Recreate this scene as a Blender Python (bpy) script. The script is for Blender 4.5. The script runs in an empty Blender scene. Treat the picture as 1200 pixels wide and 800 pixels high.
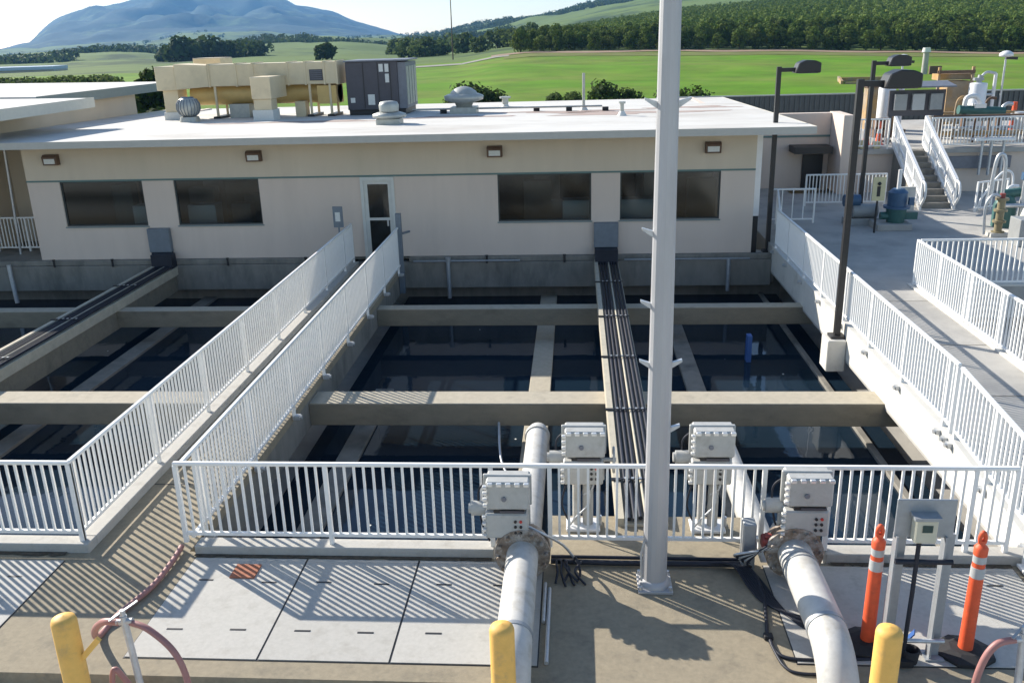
import bpy, bmesh, math, random
from mathutils import Vector, Matrix
random.seed(7)
R = math.radians
sc = bpy.context.scene
C = sc.collection

# ------------------------------------------------------------------ camera model
F_PX, PITCH, YAW, ROLL, CAM_H = 1048.0, .3268, .0754, .0281, 5.808
_F = Vector((-math.sin(YAW)*math.cos(PITCH), math.cos(YAW)*math.cos(PITCH), -math.sin(PITCH)))
_r = Vector((math.cos(YAW), math.sin(YAW), 0)); _d = _F.cross(_r)
_R = _r*math.cos(ROLL) + _d*math.sin(ROLL); _D = _d*math.cos(ROLL) - _r*math.sin(ROLL)
def ray(px, py): return _F + _R*((px-600)/F_PX) + _D*((py-400)/F_PX)
def far(px, py, dist):
    v = ray(px, py); h = math.hypot(v.x, v.y); t = dist/h
    return Vector((v.x*t, v.y*t, CAM_H + v.z*t))
cam_d = bpy.data.cameras.new('camera'); cam = bpy.data.objects.new('camera', cam_d); C.objects.link(cam)
cam_d.sensor_fit = 'HORIZONTAL'; cam_d.sensor_width = 36; cam_d.lens = F_PX/1200*36
cam_d.clip_start = .1; cam_d.clip_end = 40000
M = Matrix((( _R.x, -_D.x, -_F.x, 0), (_R.y, -_D.y, -_F.y, 0), (_R.z, -_D.z, -_F.z, CAM_H), (0, 0, 0, 1)))
cam.matrix_world = M
sc.camera = cam

# ------------------------------------------------------------------ light
SUN = Vector((-1.53, 1.13, 1.0)).normalized()
elev = math.asin(SUN.z); az = math.atan2(SUN.x, SUN.y)
w = bpy.data.worlds.new('World'); sc.world = w; w.use_nodes = True
nt = w.node_tree; nt.nodes.clear()
sky = nt.nodes.new('ShaderNodeTexSky'); sky.sky_type = 'NISHITA'; sky.sun_disc = False
sky.sun_elevation = elev; sky.sun_rotation = az; sky.altitude = 50; sky.air_density = 1.0; sky.dust_density = .45; sky.ozone_density = 1.2
bg = nt.nodes.new('ShaderNodeBackground'); bg.inputs['Strength'].default_value = .105
wo = nt.nodes.new('ShaderNodeOutputWorld')
nt.links.new(sky.outputs[0], bg.inputs[0]); nt.links.new(bg.outputs[0], wo.inputs[0])
sd = bpy.data.lights.new('sun', 'SUN'); sd.energy = 5.0; sd.angle = R(.5); sd.color = (1, .93, .82)
so = bpy.data.objects.new('sun', sd); C.objects.link(so)
so.rotation_euler = SUN.to_track_quat('Z', 'Y').to_euler(); so.location = SUN*50
vs = sc.view_settings; vs.view_transform = 'Standard'; vs.look = 'None'; vs.exposure = .86; vs.gamma = 1; vs.use_curve_mapping = False

# ------------------------------------------------------------------ materials
def mat(name, col, rough=.7, metal=0, var=.12, scale=6, bump=0, bscale=40, col2=None, mixscale=1.5, lo=.45, hi=.62, rnd=0, spec=.5, stretch=None, local=False):
    m = bpy.data.materials.new(name); m.use_nodes = True
    t = m.node_tree; n = t.nodes; L = t.links
    p = n['Principled BSDF']; p.inputs['Roughness'].default_value = rough; p.inputs['Metallic'].default_value = metal
    p.inputs['Specular IOR Level'].default_value = spec
    if local:
        tc = n.new('ShaderNodeTexCoord'); pos = tc.outputs['Object']
    else:
        g = n.new('ShaderNodeNewGeometry'); pos = g.outputs['Position']
    if stretch:
        mp = n.new('ShaderNodeMapping'); mp.inputs['Scale'].default_value = stretch; L.new(pos, mp.inputs[0]); pos = mp.outputs[0]
    def noise(s, det=4, ro=.6):
        q = n.new('ShaderNodeTexNoise'); q.inputs['Scale'].default_value = s; q.inputs['Detail'].default_value = det; q.inputs['Roughness'].default_value = ro
        L.new(pos, q.inputs['Vector']); return q.outputs['Fac']
    base = n.new('ShaderNodeRGB'); base.outputs[0].default_value = (*col, 1); out = base.outputs[0]
    if col2:
        cr = n.new('ShaderNodeMapRange'); cr.inputs['From Min'].default_value = lo; cr.inputs['From Max'].default_value = hi
        L.new(noise(mixscale, 6, .65), cr.inputs['Value'])
        mx = n.new('ShaderNodeMix'); mx.data_type = 'RGBA'; L.new(cr.outputs[0], mx.inputs['Factor']); L.new(out, mx.inputs['A']); mx.inputs['B'].default_value = (*col2, 1)
        out = mx.outputs['Result']
    if var or rnd:
        hs = n.new('ShaderNodeHueSaturation'); L.new(out, hs.inputs['Color'])
        mr = n.new('ShaderNodeMapRange'); mr.inputs['From Min'].default_value = .3; mr.inputs['From Max'].default_value = .7
        mr.inputs['To Min'].default_value = 1-var; mr.inputs['To Max'].default_value = 1+var
        L.new(noise(scale, 5, .65), mr.inputs['Value']); v = mr.outputs[0]
        if rnd:
            oi = n.new('ShaderNodeObjectInfo'); m2 = n.new('ShaderNodeMapRange'); m2.inputs['To Min'].default_value = 1-rnd; m2.inputs['To Max'].default_value = 1+rnd
            L.new(oi.outputs['Random'], m2.inputs['Value']); mm = n.new('ShaderNodeMath'); mm.operation = 'MULTIPLY'
            L.new(v, mm.inputs[0]); L.new(m2.outputs[0], mm.inputs[1]); v = mm.outputs[0]
        L.new(v, hs.inputs['Value']); out = hs.outputs[0]
    L.new(out, p.inputs['Base Color'])
    if bump:
        b = n.new('ShaderNodeBump'); b.inputs['Strength'].default_value = bump; b.inputs['Distance'].default_value = .02
        L.new(noise(bscale, 5, .7), b.inputs['Height']); L.new(b.outputs[0], p.inputs['Normal'])
    return m
MT = {}
MT['deck'] = mat('deck_concrete', (.30, .255, .18), .9, var=.12, scale=16, bump=.3, bscale=90, col2=(.20, .175, .13), mixscale=3.2, lo=.5, hi=.75)
MT['cover'] = mat('cover_concrete', (.45, .435, .40), .85, var=.06, scale=22, bump=.2, bscale=110, col2=(.35, .33, .295), mixscale=4, lo=.52, hi=.78, rnd=.06)
MT['beam'] = mat('beam_concrete', (.225, .20, .15), .9, var=.10, scale=7, bump=.3, bscale=40, col2=(.14, .125, .095), mixscale=2.2, lo=.54, hi=.78, stretch=(.5, 1, 1))  # sides toned darker for the shade on them, besides splash stains
MT['beam_lit'] = mat('beam_lit_tone', (.43, .385, .30), .9, var=.09, scale=9, bump=.25, bscale=60, col2=(.31, .28, .22), mixscale=3, lo=.54, hi=.78)  # pale tone that puts sunlight into the colour of beam tops
MT['wallconc'] = mat('basin_concrete', (.235, .22, .19), .9, var=.12, scale=5, bump=.3, bscale=30, col2=(.13, .125, .11), mixscale=1.6, lo=.48, hi=.7, stretch=(1, 1, .35))
MT['white_conc'] = mat('pale_concrete', (.62, .60, .55), .85, var=.06, scale=2, bump=.15, bscale=40, col2=(.48, .46, .41), mixscale=1.6, lo=.55, hi=.75)
MT['yard'] = mat('yard_concrete', (.42, .405, .375), .9, var=.1, scale=1.2, bump=.2, bscale=40, col2=(.34, .33, .31), mixscale=.8)
MT['asphalt'] = mat('lane_concrete', (.46, .44, .40), .95, var=.1, scale=3, bump=.3, bscale=90)
MT['rail'] = mat('rail_paint', (.84, .83, .80), .45, 0, var=.04, scale=8)
MT['rail_white'] = mat('white_rail_paint', (.80, .80, .79), .45, 0, var=.03, scale=8)
MT['galv'] = mat('galvanised_steel', (.52, .54, .56), .42, .55, var=.12, scale=14)
MT['pole'] = mat('pole_paint', (.43, .43, .44), .5, .2, var=.06, scale=5, col2=(.36, .355, .35), mixscale=2, lo=.55, hi=.75, stretch=(1,1,.2))
MT['pipe'] = mat('pipe_paint', (.54, .53, .50), .6, .1, var=.09, scale=9, col2=(.42, .39, .33), mixscale=3.5, lo=.52, hi=.72, bump=.08)
MT['rust'] = mat('rusty_flange', (.27, .21, .16), .8, .2, var=.3, scale=18, col2=(.36, .34, .31), mixscale=9, bump=.3)
MT['act'] = mat('actuator_paint', (.43, .43, .41), .55, .05, var=.08, scale=10, col2=(.34, .33, .30), mixscale=6, lo=.55, hi=.75)
MT['bolt'] = mat('bolt_steel', (.72, .72, .70), .35, .5, var=.05)
MT['black'] = mat('black_paint', (.018, .018, .02), .45, var=.1)
MT['rubber'] = mat('black_rubber', (.022, .022, .024), .8, var=.2, scale=20)
MT['conduit'] = mat('dark_conduit', (.022, .025, .036), .5, 0, spec=.3, var=.15, scale=5)
MT['tray'] = mat('tray_concrete', (.46, .42, .33), .85, var=.12, scale=6, bump=.2)
MT['orange'] = mat('orange_plastic', (.74, .105, .035), .55, var=.09, scale=12, col2=(.50, .085, .04), mixscale=9, lo=.55, hi=.8)
MT['band'] = mat('reflective_band', (.44, .45, .45), .4, var=.06, scale=20)
MT['yellow'] = mat('yellow_paint', (.80, .46, .11), .6, var=.08, scale=8, col2=(.58, .35, .12), mixscale=7, lo=.56, hi=.74, bump=.05)
MT['hose'] = mat('red_hose', (.36, .17, .155), .5, var=.1, scale=10)
MT['stucco'] = mat('pink_stucco', (.67, .56, .475), .92, var=.045, scale=2.2, bump=.25, bscale=90, col2=(.585, .485, .41), mixscale=1.1, lo=.54, hi=.8, stretch=(1, 1, .16))
MT['stucco_up'] = mat('tan_stucco', (.65, .55, .425), .92, var=.045, scale=2.2, bump=.25, bscale=90, col2=(.55, .475, .36), mixscale=1.1, lo=.54, hi=.8, stretch=(1, 1, .16))
MT['teal'] = mat('teal_trim', (.12, .20, .19), .6, var=.05)
MT['roof'] = mat('white_roof', (.60, .585, .55), .9, var=.07, scale=1.6, col2=(.44, .41, .37), mixscale=.45, lo=.48, hi=.74, stretch=(.45, 1, 1))
MT['roofstain'] = mat('roof_stain', (.40, .31, .27), .9, var=.15, scale=2)
MT['fascia'] = mat('fascia_paint', (.50, .48, .43), .7, var=.05)
MT['fascia_pale'] = mat('pale_fascia_paint', (.62, .59, .50), .7, var=.05)
MT['fascia_green'] = mat('grey_green_fascia', (.22, .26, .25), .7, var=.05)
MT['frame'] = mat('window_frame', (.05, .06, .06), .5, var=.05)
MT['doorframe'] = mat('door_frame_paint', (.62, .62, .58), .5, var=.05)
MT['box_blue'] = mat('blue_grey_box', (.17, .20, .235), .5, .2, var=.1)
MT['interior'] = mat('dark_interior', (.15, .17, .17), .9, var=.3, scale=1.5)
MT['cabinet'] = mat('pale_cabinet', (.42, .45, .46), .6, var=.1)
MT['duct'] = mat('beige_duct', (.68, .57, .38), .6, .1, var=.07, scale=2, col2=(.54, .45, .30), mixscale=1.1, lo=.52, hi=.75)
MT['ductgold'] = mat('gold_duct', (.60, .42, .16), .5, .25, var=.1, scale=2)
MT['rtu'] = mat('dark_unit_paint', (.075, .072, .085), .55, .1, var=.08)
MT['rtu_side'] = mat('grey_unit_paint', (.17, .18, .21), .5, .2, var=.12)
MT['label'] = mat('white_sticker', (.66, .66, .62), .6, var=.08, scale=20)
MT['vent'] = mat('grey_vent_metal', (.42, .43, .40), .45, .35, var=.15, scale=6)
MT['grass'] = mat('grass', (.10, .22, .010), .95, spec=.1, var=.26, scale=.11, col2=(.145, .20, .03), mixscale=.04, lo=.42, hi=.62, bump=.6, bscale=2)
MT['hillgrass'] = mat('hill_grass', (.115, .165, .05), .95, spec=.1, var=.15, scale=.02, col2=(.045, .075, .032), mixscale=.0065, lo=.50, hi=.58)
MT['scrub'] = mat('mountain_scrub', (.026, .052, .045), .95, spec=.1, var=.35, scale=.012, col2=(.075, .115, .05), mixscale=.006, lo=.54, hi=.66)
MT['dull_grass'] = mat('dull_grass', (.15, .17, .05), .95, spec=.1, var=.25, scale=.15)
MT['dirt'] = mat('dirt', (.27, .18, .115), .95, var=.2, scale=.3)
MT['road_far'] = mat('gravel_track', (.24, .23, .19), .95, var=.1, scale=.2)
MT['leaf'] = mat('orchard_leaf', (.06, .10, .017), .85, spec=.12, var=.35, scale=.6, rnd=.32, col2=(.13, .16, .035), mixscale=.35)
MT['leaf_dark'] = mat('dark_leaf', (.032, .058, .014), .85, spec=.12, var=.35, scale=.5, rnd=.2, col2=(.05, .075, .025), mixscale=.8)
MT['leaf_grey'] = mat('grey_green_leaf', (.08, .12, .035), .85, spec=.12, var=.3, scale=.5, rnd=.2, col2=(.05, .08, .03), mixscale=.6)
def translucent(m, col, k):
    t = m.node_tree; n = t.nodes; p = n['Principled BSDF']; o = n['Material Output']
    tl = n.new('ShaderNodeBsdfTranslucent'); tl.inputs[0].default_value = (*col, 1); mx = n.new('ShaderNodeMixShader'); mx.inputs[0].default_value = k
    t.links.new(p.outputs[0], mx.inputs[1]); t.links.new(tl.outputs[0], mx.inputs[2]); t.links.new(mx.outputs[0], o.inputs['Surface'])
translucent(MT['leaf'], (.12, .17, .02), .2); translucent(MT['leaf_dark'], (.06, .09, .02), .3); translucent(MT['leaf_grey'], (.10, .14, .04), .35)
MT['tuft'] = mat('tuft_grass', (.085, .15, .015), .95, spec=.1, var=.3, scale=.3, col2=(.15, .17, .04), mixscale=.08)
MT['bark'] = mat('bark', (.10, .075, .055), .9, var=.2, scale=6)
MT['darkfence'] = mat('dark_metal_fence', (.085, .10, .115), .6, .2, var=.12, scale=2)
MT['blue'] = mat('blue_plastic', (.03, .10, .32), .5, var=.08)
MT['bluemotor'] = mat('blue_machine_paint', (.05, .11, .20), .5, .1, var=.12)
MT['greenvalve'] = mat('green_machine_paint', (.04, .12, .11), .5, .1, var=.12)
MT['yvalve'] = mat('yellow_green_paint', (.26, .22, .13), .5, .1, var=.15)
MT['tan'] = mat('tan_cladding', (.30, .235, .16), .8, var=.2, scale=3, col2=(.42, .25, .09), mixscale=1.2)
MT['vessel'] = mat('white_vessel_paint', (.74, .74, .74), .35, .1, var=.04)
MT['grey_panel'] = mat('grey_panel_paint', (.30, .31, .31), .5, .1, var=.08)
MT['stand'] = mat('stand_steel', (.33, .35, .37), .45, .35, var=.1, scale=9)
MT['cream_plastic'] = mat('cream_plastic', (.55, .53, .42), .5, var=.04)
MT['lcd'] = mat('lcd', (.02, .055, .05), .2, var=.05)
MT['brick'] = mat('red_cloth', (.36, .14, .08), .9, var=.2, scale=12)
MT['bluemark'] = mat('blue_paint_mark', (.03, .10, .34), .7, var=.1)
MT['yellowsign'] = mat('pale_yellow_sign', (.62, .55, .33), .6, var=.05)
MT['blueroof'] = mat('pale_blue_roof', (.40, .50, .62), .5, var=.08)
MT['brown'] = mat('brown_steel', (.14, .085, .055), .7, .1, var=.25, scale=4)
MT['redbox'] = mat('dull_red_paint', (.26, .05, .04), .6, var=.2, scale=20)
MT['red'] = mat('red_plastic', (.55, .04, .03), .5, var=.05)
MT['dirt_dark'] = mat('dirt_line_dark', (.09, .075, .055), .95, var=.4, scale=20)
MT['stain'] = mat('water_stain', (.22, .22, .21), .9, var=.2, scale=3)
# water
def water():
    m = bpy.data.materials.new('basin_water'); m.use_nodes = True; t = m.node_tree; n = t.nodes
    p = n['Principled BSDF']; p.inputs['Base Color'].default_value = (.009, .020, .034, 1); p.inputs['Roughness'].default_value = .035; p.inputs['IOR'].default_value = 1.27; p.inputs['Specular Tint'].default_value = (.12, .48, 1, 1)
    g = n.new('ShaderNodeNewGeometry'); q = n.new('ShaderNodeTexNoise'); q.inputs['Scale'].default_value = 2.6; q.inputs['Detail'].default_value = 3
    b = n.new('ShaderNodeBump'); b.inputs['Strength'].default_value = .055; b.inputs['Distance'].default_value = .05
    t.links.new(g.outputs['Position'], q.inputs['Vector']); t.links.new(q.outputs['Fac'], b.inputs['Height']); t.links.new(b.outputs[0], p.inputs['Normal'])
    return m
MT['water'] = water()
def glass():
    m = bpy.data.materials.new('window_glass'); m.use_nodes = True; t = m.node_tree; n = t.nodes; n.clear()
    tr = n.new('ShaderNodeBsdfTransparent'); tr.inputs[0].default_value = (.55, .63, .66, 1)
    gl = n.new('ShaderNodeBsdfGlossy'); gl.inputs['Roughness'].default_value = .09; gl.inputs[0].default_value = (.9, .9, .9, 1)
    fr = n.new('ShaderNodeFresnel'); fr.inputs[0].default_value = 1.5
    mx = n.new('ShaderNodeMixShader'); o = n.new('ShaderNodeOutputMaterial')
    t.links.new(fr.outputs[0], mx.inputs[0]); t.links.new(tr.outputs[0], mx.inputs[1]); t.links.new(gl.outputs[0], mx.inputs[2]); t.links.new(mx.outputs[0], o.inputs[0])
    return m
MT['glass'] = glass()

# ------------------------------------------------------------------ mesh builder
ORI = {}
class MB:
    def __init__(s): s.v = []; s.f = []; s.sm = []; s.g = []
    def add(s, vs, fs, smooth=False):
        o = len(s.v); s.v += [Vector(v) for v in vs]
        for f in fs: s.f.append([i+o for i in f]); s.sm.append(smooth)
        return s
    def box(s, x0, x1, y0, y1, z0, z1):
        x0, x1 = min(x0, x1), max(x0, x1); y0, y1 = min(y0, y1), max(y0, y1); z0, z1 = min(z0, z1), max(z0, z1)
        return s.add([(x0,y0,z0),(x1,y0,z0),(x1,y1,z0),(x0,y1,z0),(x0,y0,z1),(x1,y0,z1),(x1,y1,z1),(x0,y1,z1)],
                     [(0,3,2,1),(4,5,6,7),(0,1,5,4),(1,2,6,5),(2,3,7,6),(3,0,4,7)])
    def bar(s, a, b, wd, ht=None, up=(0,0,1)):
        a, b = Vector(a), Vector(b); ht = ht or wd; t = (b-a).normalized(); u = Vector(up)
        if abs(t.dot(u)) > .98: u = Vector((0,1,0))
        x = t.cross(u).normalized()*wd/2; y = x.cross(t).normalized()*ht/2
        vs = [a-x-y, a+x-y, a+x+y, a-x+y, b-x-y, b+x-y, b+x+y, b-x+y]
        return s.add(vs, [(0,1,2,3),(7,6,5,4),(0,4,5,1),(1,5,6,2),(2,6,7,3),(3,7,4,0)])
    def cyl(s, a, b, r0, r1=None, n=16, caps=True, smooth=True):
        a, b = Vector(a), Vector(b); r1 = r0 if r1 is None else r1; t = (b-a).normalized()
        u = Vector((0,0,1)) if abs(t.z) < .9 else Vector((1,0,0)); x = t.cross(u).normalized(); y = x.cross(t)
        A = [a+(x*math.cos(2*math.pi*i/n)+y*math.sin(2*math.pi*i/n))*r0 for i in range(n)]
        B = [b+(x*math.cos(2*math.pi*i/n)+y*math.sin(2*math.pi*i/n))*r1 for i in range(n)]
        s.add(A+B, [(i, i+n, (i+1) % n+n, (i+1) % n) for i in range(n)], smooth)
        if caps: s.add(A, [tuple(range(n))]); s.add(B, [tuple(reversed(range(n)))])
        return s
    def tube(s, pts, r, n=10, smooth=True):
        P = [Vector(p) for p in pts]; rings = []; x = None
        for i, p in enumerate(P):
            t = (P[min(i+1, len(P)-1)]-P[max(i-1, 0)]).normalized()
            if x is None:
                u = Vector((0,0,1)) if abs(t.z) < .9 else Vector((1,0,0)); x = t.cross(u).normalized()
            x = (x-t*x.dot(t)).normalized(); y = t.cross(x); rr = r[i] if isinstance(r, (list, tuple)) else r
            rings.append([p+(x*math.cos(2*math.pi*k/n)+y*math.sin(2*math.pi*k/n))*rr for k in range(n)])
        vs = [v for q in rings for v in q]
        fs = [(i*n+k, i*n+(k+1) % n, (i+1)*n+(k+1) % n, (i+1)*n+k) for i in range(len(P)-1) for k in range(n)]
        s.add(vs, fs, smooth); s.add(rings[0], [tuple(reversed(range(n)))]); s.add(rings[-1], [tuple(range(n))])
        return s
    def lathe(s, c, prof, n=20, smooth=True):
        c = Vector(c); vs = []; m = len(prof)
        for r, z in prof: vs += [c+Vector((r*math.cos(2*math.pi*k/n), r*math.sin(2*math.pi*k/n), z)) for k in range(n)]
        s.add(vs, [(i*n+k, i*n+(k+1) % n, (i+1)*n+(k+1) % n, (i+1)*n+k) for i in range(m-1) for k in range(n)], smooth)
        s.add(vs[:n], [tuple(reversed(range(n)))]); s.add(vs[-n:], [tuple(range(n))]); return s
    def prism(s, poly, axis, a, b):
        def P(q, t): return {'x': (t, q[0], q[1]), 'y': (q[0], t, q[1]), 'z': (q[0], q[1], t)}[axis]
        n = len(poly); A = [P(q, a) for q in poly]; B = [P(q, b) for q in poly]
        s.add(A+B, [(i, (i+1) % n, (i+1) % n+n, i+n) for i in range(n)]+[tuple(reversed(range(n))), tuple(range(n, 2*n))]); return s
    def build(s, name, m, parent=None, bevel=0):
        me = bpy.data.meshes.new(name); o = bpy.data.objects.new(name, me); C.objects.link(o)
        org = Vector((0,0,0))
        if parent is not None: org = ORI.get(parent.name, Vector((0,0,0))); o.parent = parent
        ORI[o.name] = org
        me.from_pydata([v-org for v in s.v], [], s.f)
        me.polygons.foreach_set('use_smooth', s.sm)
        bm = bmesh.new(); bm.from_mesh(me)
        if not getattr(s, 'open', False): bmesh.ops.recalc_face_normals(bm, faces=bm.faces)
        if bevel: bmesh.ops.bevel(bm, geom=list(bm.edges), offset=bevel, segments=1, affect='EDGES', clamp_overlap=True)
        bm.to_mesh(me); bm.free()
        me.materials.append(MT[m] if isinstance(m, str) else m)
        return o
def tag(o, label, cat, group=None):
    o['label'] = label; o['category'] = cat
    if group: o['group'] = group
    return o
def thing(name, loc, label, cat, group=None):
    o = bpy.data.objects.new(name, None); C.objects.link(o); o.location = loc; o.empty_display_size = .2
    ORI[o.name] = Vector(loc); return tag(o, label, cat, group)
def struct(o, kind='structure'): o['kind'] = kind; return o
def solo(name, mb, m, label, cat, group=None, bevel=0): return tag(mb.build(name, m, None, bevel), label, cat, group)
def kids(o): return [c for c in list(bpy.data.objects) if c.parent == o]
def dup(o, loc, label, rz=None):
    def cp(a, par):
        c = a.copy(); C.objects.link(c)
        if par: c.parent = par
        for k in KIDS[a.name]: cp(k, c)
        return c
    KIDS = {}
    def walk(a):
        KIDS[a.name] = kids(a)
        for k in KIDS[a.name]: walk(k)
    walk(o)
    c = cp(o, None); c.location = loc; c['label'] = label
    if rz is not None: c.rotation_euler.z = rz
    return c
def spline(pts, n=8):
    P = [Vector(p) for p in pts]; out = []
    for i in range(len(P)-1):
        a, b, c, d = P[max(i-1, 0)], P[i], P[i+1], P[min(i+2, len(P)-1)]
        for k in range(n):
            t = k/n; out.append(.5*((2*b)+(c-a)*t+(2*a-5*b+4*c-d)*t*t+(3*b-a-3*c+d)*t**3))
    out.append(P[-1]); return out
exec_parts = True

# ================================================================== SETTING: deck, basins, yard
WATER_Z = -1.05
def deck():
    b = MB(); b.box(-16, 5.18, 6.98, 9.13, -.3, 0); b.box(-.33, 2.12, 9.13, 10.15, -.3, 0); b.box(5.2, 16, 6.98, 7.78, -.35, 0)
    b.box(-6.15, -4.60, 9.13, 9.2, -.3, 0)
    struct(b.build('front_deck', 'deck'))
    b = MB(); b.box(-6.15, -4.70, 9.2, 23.83, -.14, 0); wk = struct(b.build('walkway', 'deck'))
    MB().box(-6.12, -4.715, 9.35, 23.83, -.65, -.142).build('girder', 'wallconc', wk)
    b = MB()
    for y in (10.9, 14.5, 18.1, 21.7): b.box(-5.92, -4.71, y, y+.02, 0, .004)
    b.build('joint', 'black', wk)
    b = MB(); b.box(-60, 60, -40, 6.975, -.5, -.16); struct(b.build('asphalt_lane', 'asphalt'))
deck()
def yard():
    b = MB(); b.prism([(7.78,-.3),(7.78,0),(11.8,.4),(33.0,.4),(33.0,-.3)], 'x', 5.2, 7.5)
    b.box(7.5, 40, 19.5, 31.8, -.3, .4); struct(b.build('yard_pavement', 'yard'))
    b = MB(); b.box(7.5, 40, 7.78, 19.5, -1, -.6); struct(b.build('lower_yard_pavement', 'yard'))
    b = MB()
    for y in (13.2, 15.6, 18.4): b.box(5.45, 7.3, y, y+.025, .4, .404)
    struct(b.build('pavement_joint', 'wallconc'))
yard()
for x0, x1, nm in ((-4.715, 5.5, 'r'), (-22, -6.15, 'l')):
    b = MB(); b.add([(x0, 9.3, WATER_Z), (x1, 9.3, WATER_Z), (x1, 24.2, WATER_Z), (x0, 24.2, WATER_Z)], [(0,1,2,3)])
    struct(b.build('basin_water', 'water'))

fr_ = random.Random(31); fb = MB(); fb.open = True
for k in range(26):
    x = fr_.uniform(-4.2, 5.2) if k % 3 else fr_.uniform(-15, -6.5); y = fr_.uniform(10.5, 22); q = fr_.uniform(.006, .02)
    fb.add([(x+q*math.cos(a), y+q*math.sin(a)*1.4, WATER_Z+.004) for a in [k2*math.pi/3 for k2 in range(6)]], [tuple(range(6))])
o = struct(fb.build('foam_flecks', 'label'), 'stuff'); o['label'] = 'small pale foam flecks floating on the dark basin water'; o['category'] = 'foam'
# hatch covers on the deck
def hatch(x0, x1, y0, y1, slots, label):
    t = thing('hatch_cover', ((x0+x1)/2, (y0+y1)/2, 0), label, 'hatch cover', 'concrete hatch covers along the deck')
    MB().box(x0+.012, x1-.012, y0, y1, .0, .012).build('slab', 'cover', t)
    MB().box(x0, x1, y0-.015, y1+.01, .0, .004).build('joint_gap', 'black', t)
    for sx, sy in slots: MB().box(sx-.085, sx+.085, sy-.012, sy+.012, .012, .016).build('lifting_slot', 'black', t)
hatch(-4.57, -3.19, 7.24, 9.05, [(-4.23,7.69),(-3.55,7.70),(-4.25,8.59),(-3.5,8.56)], 'pale concrete hatch cover with a red cloth on it, right of the walkway foot')
hatch(-3.19, -1.85, 7.24, 9.05, [(-2.86,7.70),(-2.19,7.69),(-2.87,8.58),(-2.2,8.56)], 'pale concrete hatch cover in the middle of three before the long railing')
hatch(-1.85, -.38, 7.24, 9.05, [(-1.48,7.70),(-.8,7.7),(-1.49,8.57),(-.85,8.57)], 'pale concrete hatch cover lying partly under the left white pipe')
hatch(-7.55, -6.14, 7.24, 8.95, [(-7.2,7.69),(-6.55,8.6)], 'pale concrete hatch cover cut by the left edge of the view')
hatch(2.12, 4.9, 7.36, 9.05, [(2.65,8.68),(4.55,8.71)], 'wide pale concrete hatch cover under the orange delineator posts')
for x0, x1 in ((-4.6, -1.0), (2.9, 4.9), (-9, -6.2)):
    rr = random.Random(3); b = MB(); b.open = True; n = 60; vs = []
    for k in range(n+1):
        x = x0+(x1-x0)*k/n; vs += [(x, 9.128, .0155), (x, 9.10-rr.random()*.06, .0155)]
    b.add(vs, [(2*k, 2*k+1, 2*k+3, 2*k+2) for k in range(n)]); struct(b.build('dirt_line', 'dirt_dark'))
solo('cloth', MB().box(-3.99, -3.70, 8.63, 8.9, .0125, .03), 'brick', 'flat brick red cloth lying on a pale hatch cover by the railing', 'cloth')

# basin walls, beams
def wall(mb, m, label, name='concrete_wall', cat='wall', bevel=.012): return solo(name, mb, m, label, cat, None, bevel)
wall(MB().box(-22, 5.2, 23.6, 23.83, -.65, .06).box(-22, -6.2, 23.68, 23.83, .063, .2).box(-4.55, 5.2, 23.68, 23.83, .063, .2), 'wallconc', 'stained grey concrete ledge wall under the pink building facade')
MB().box(-22, 5.6, 24.15, 24.4, -4, -.0).build('recess_wall', 'wallconc', bpy.data.objects['concrete_wall'])
wall(MB().box(-4.6, -.97, 9.13, 9.34, -.65, .12), 'cover', 'low pale concrete kerb wall below the long railing left of the left pipe', bevel=.01)
wall(MB().box(2.85, 5.18, 9.13, 9.34, -.65, .12), 'cover', 'low pale concrete kerb wall behind the two orange delineators', bevel=.01)
wall(MB().box(-16, -5.93, 9.134, 9.34, -.65, .12).box(-6.16, -5.93, 9.34, 23.6, -.6, .12), 'cover', 'pale concrete kerb along the left side of the walkway', bevel=.01)
wall(MB().box(-16, 5.5, 9.42, 9.7, -4, -.3), 'wallconc', 'grey concrete basin wall under the deck edge')
bw = wall(MB().prism([(5.2,.0),(5.2,-.22),(5.42,-.42),(5.9,-.42),(5.9,.0)], 'y', 7.0, 7.8).prism([(5.195,.405),(5.195,-.25),(5.42,-.42),(5.45,-.42),(5.45,.405)], 'y', 11.8, 23.6)
          .add([(5.195,7.8,-.25),(5.195,7.8,.005),(5.195,11.8,.405),(5.195,11.8,-.25),(5.45,7.8,-.25),(5.45,7.8,.005),(5.45,11.8,.405),(5.45,11.8,-.25)],
               [(0,1,2,3),(7,6,5,4),(1,5,6,2),(0,3,7,4),(0,4,5,1),(3,2,6,7)]), 'white_conc', 'long white concrete wall with rail brackets along the right side of the basin', bevel=0)
MB().box(6.3, 6.6, 9.3, 24.2, -4, -.43).build('recess_wall', 'wallconc', bw)
BM = 'concrete beams spanning the basins'
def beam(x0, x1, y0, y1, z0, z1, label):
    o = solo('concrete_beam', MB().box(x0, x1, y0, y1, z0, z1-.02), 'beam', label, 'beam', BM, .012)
    MB().box(x0+.003, x1-.003, y0+.003, y1-.003, z1-.0195, z1).build('lit_tone_top', 'beam_lit', o, .008)  # thin paler layer, sunlit look of the top painted in
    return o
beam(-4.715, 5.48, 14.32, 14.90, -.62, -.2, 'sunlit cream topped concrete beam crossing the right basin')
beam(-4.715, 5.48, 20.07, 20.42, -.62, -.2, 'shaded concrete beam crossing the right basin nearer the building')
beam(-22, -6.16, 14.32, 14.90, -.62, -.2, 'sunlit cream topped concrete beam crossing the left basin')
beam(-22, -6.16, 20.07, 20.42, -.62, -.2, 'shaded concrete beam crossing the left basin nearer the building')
LB = 'low dividing beams at the water line'
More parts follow.
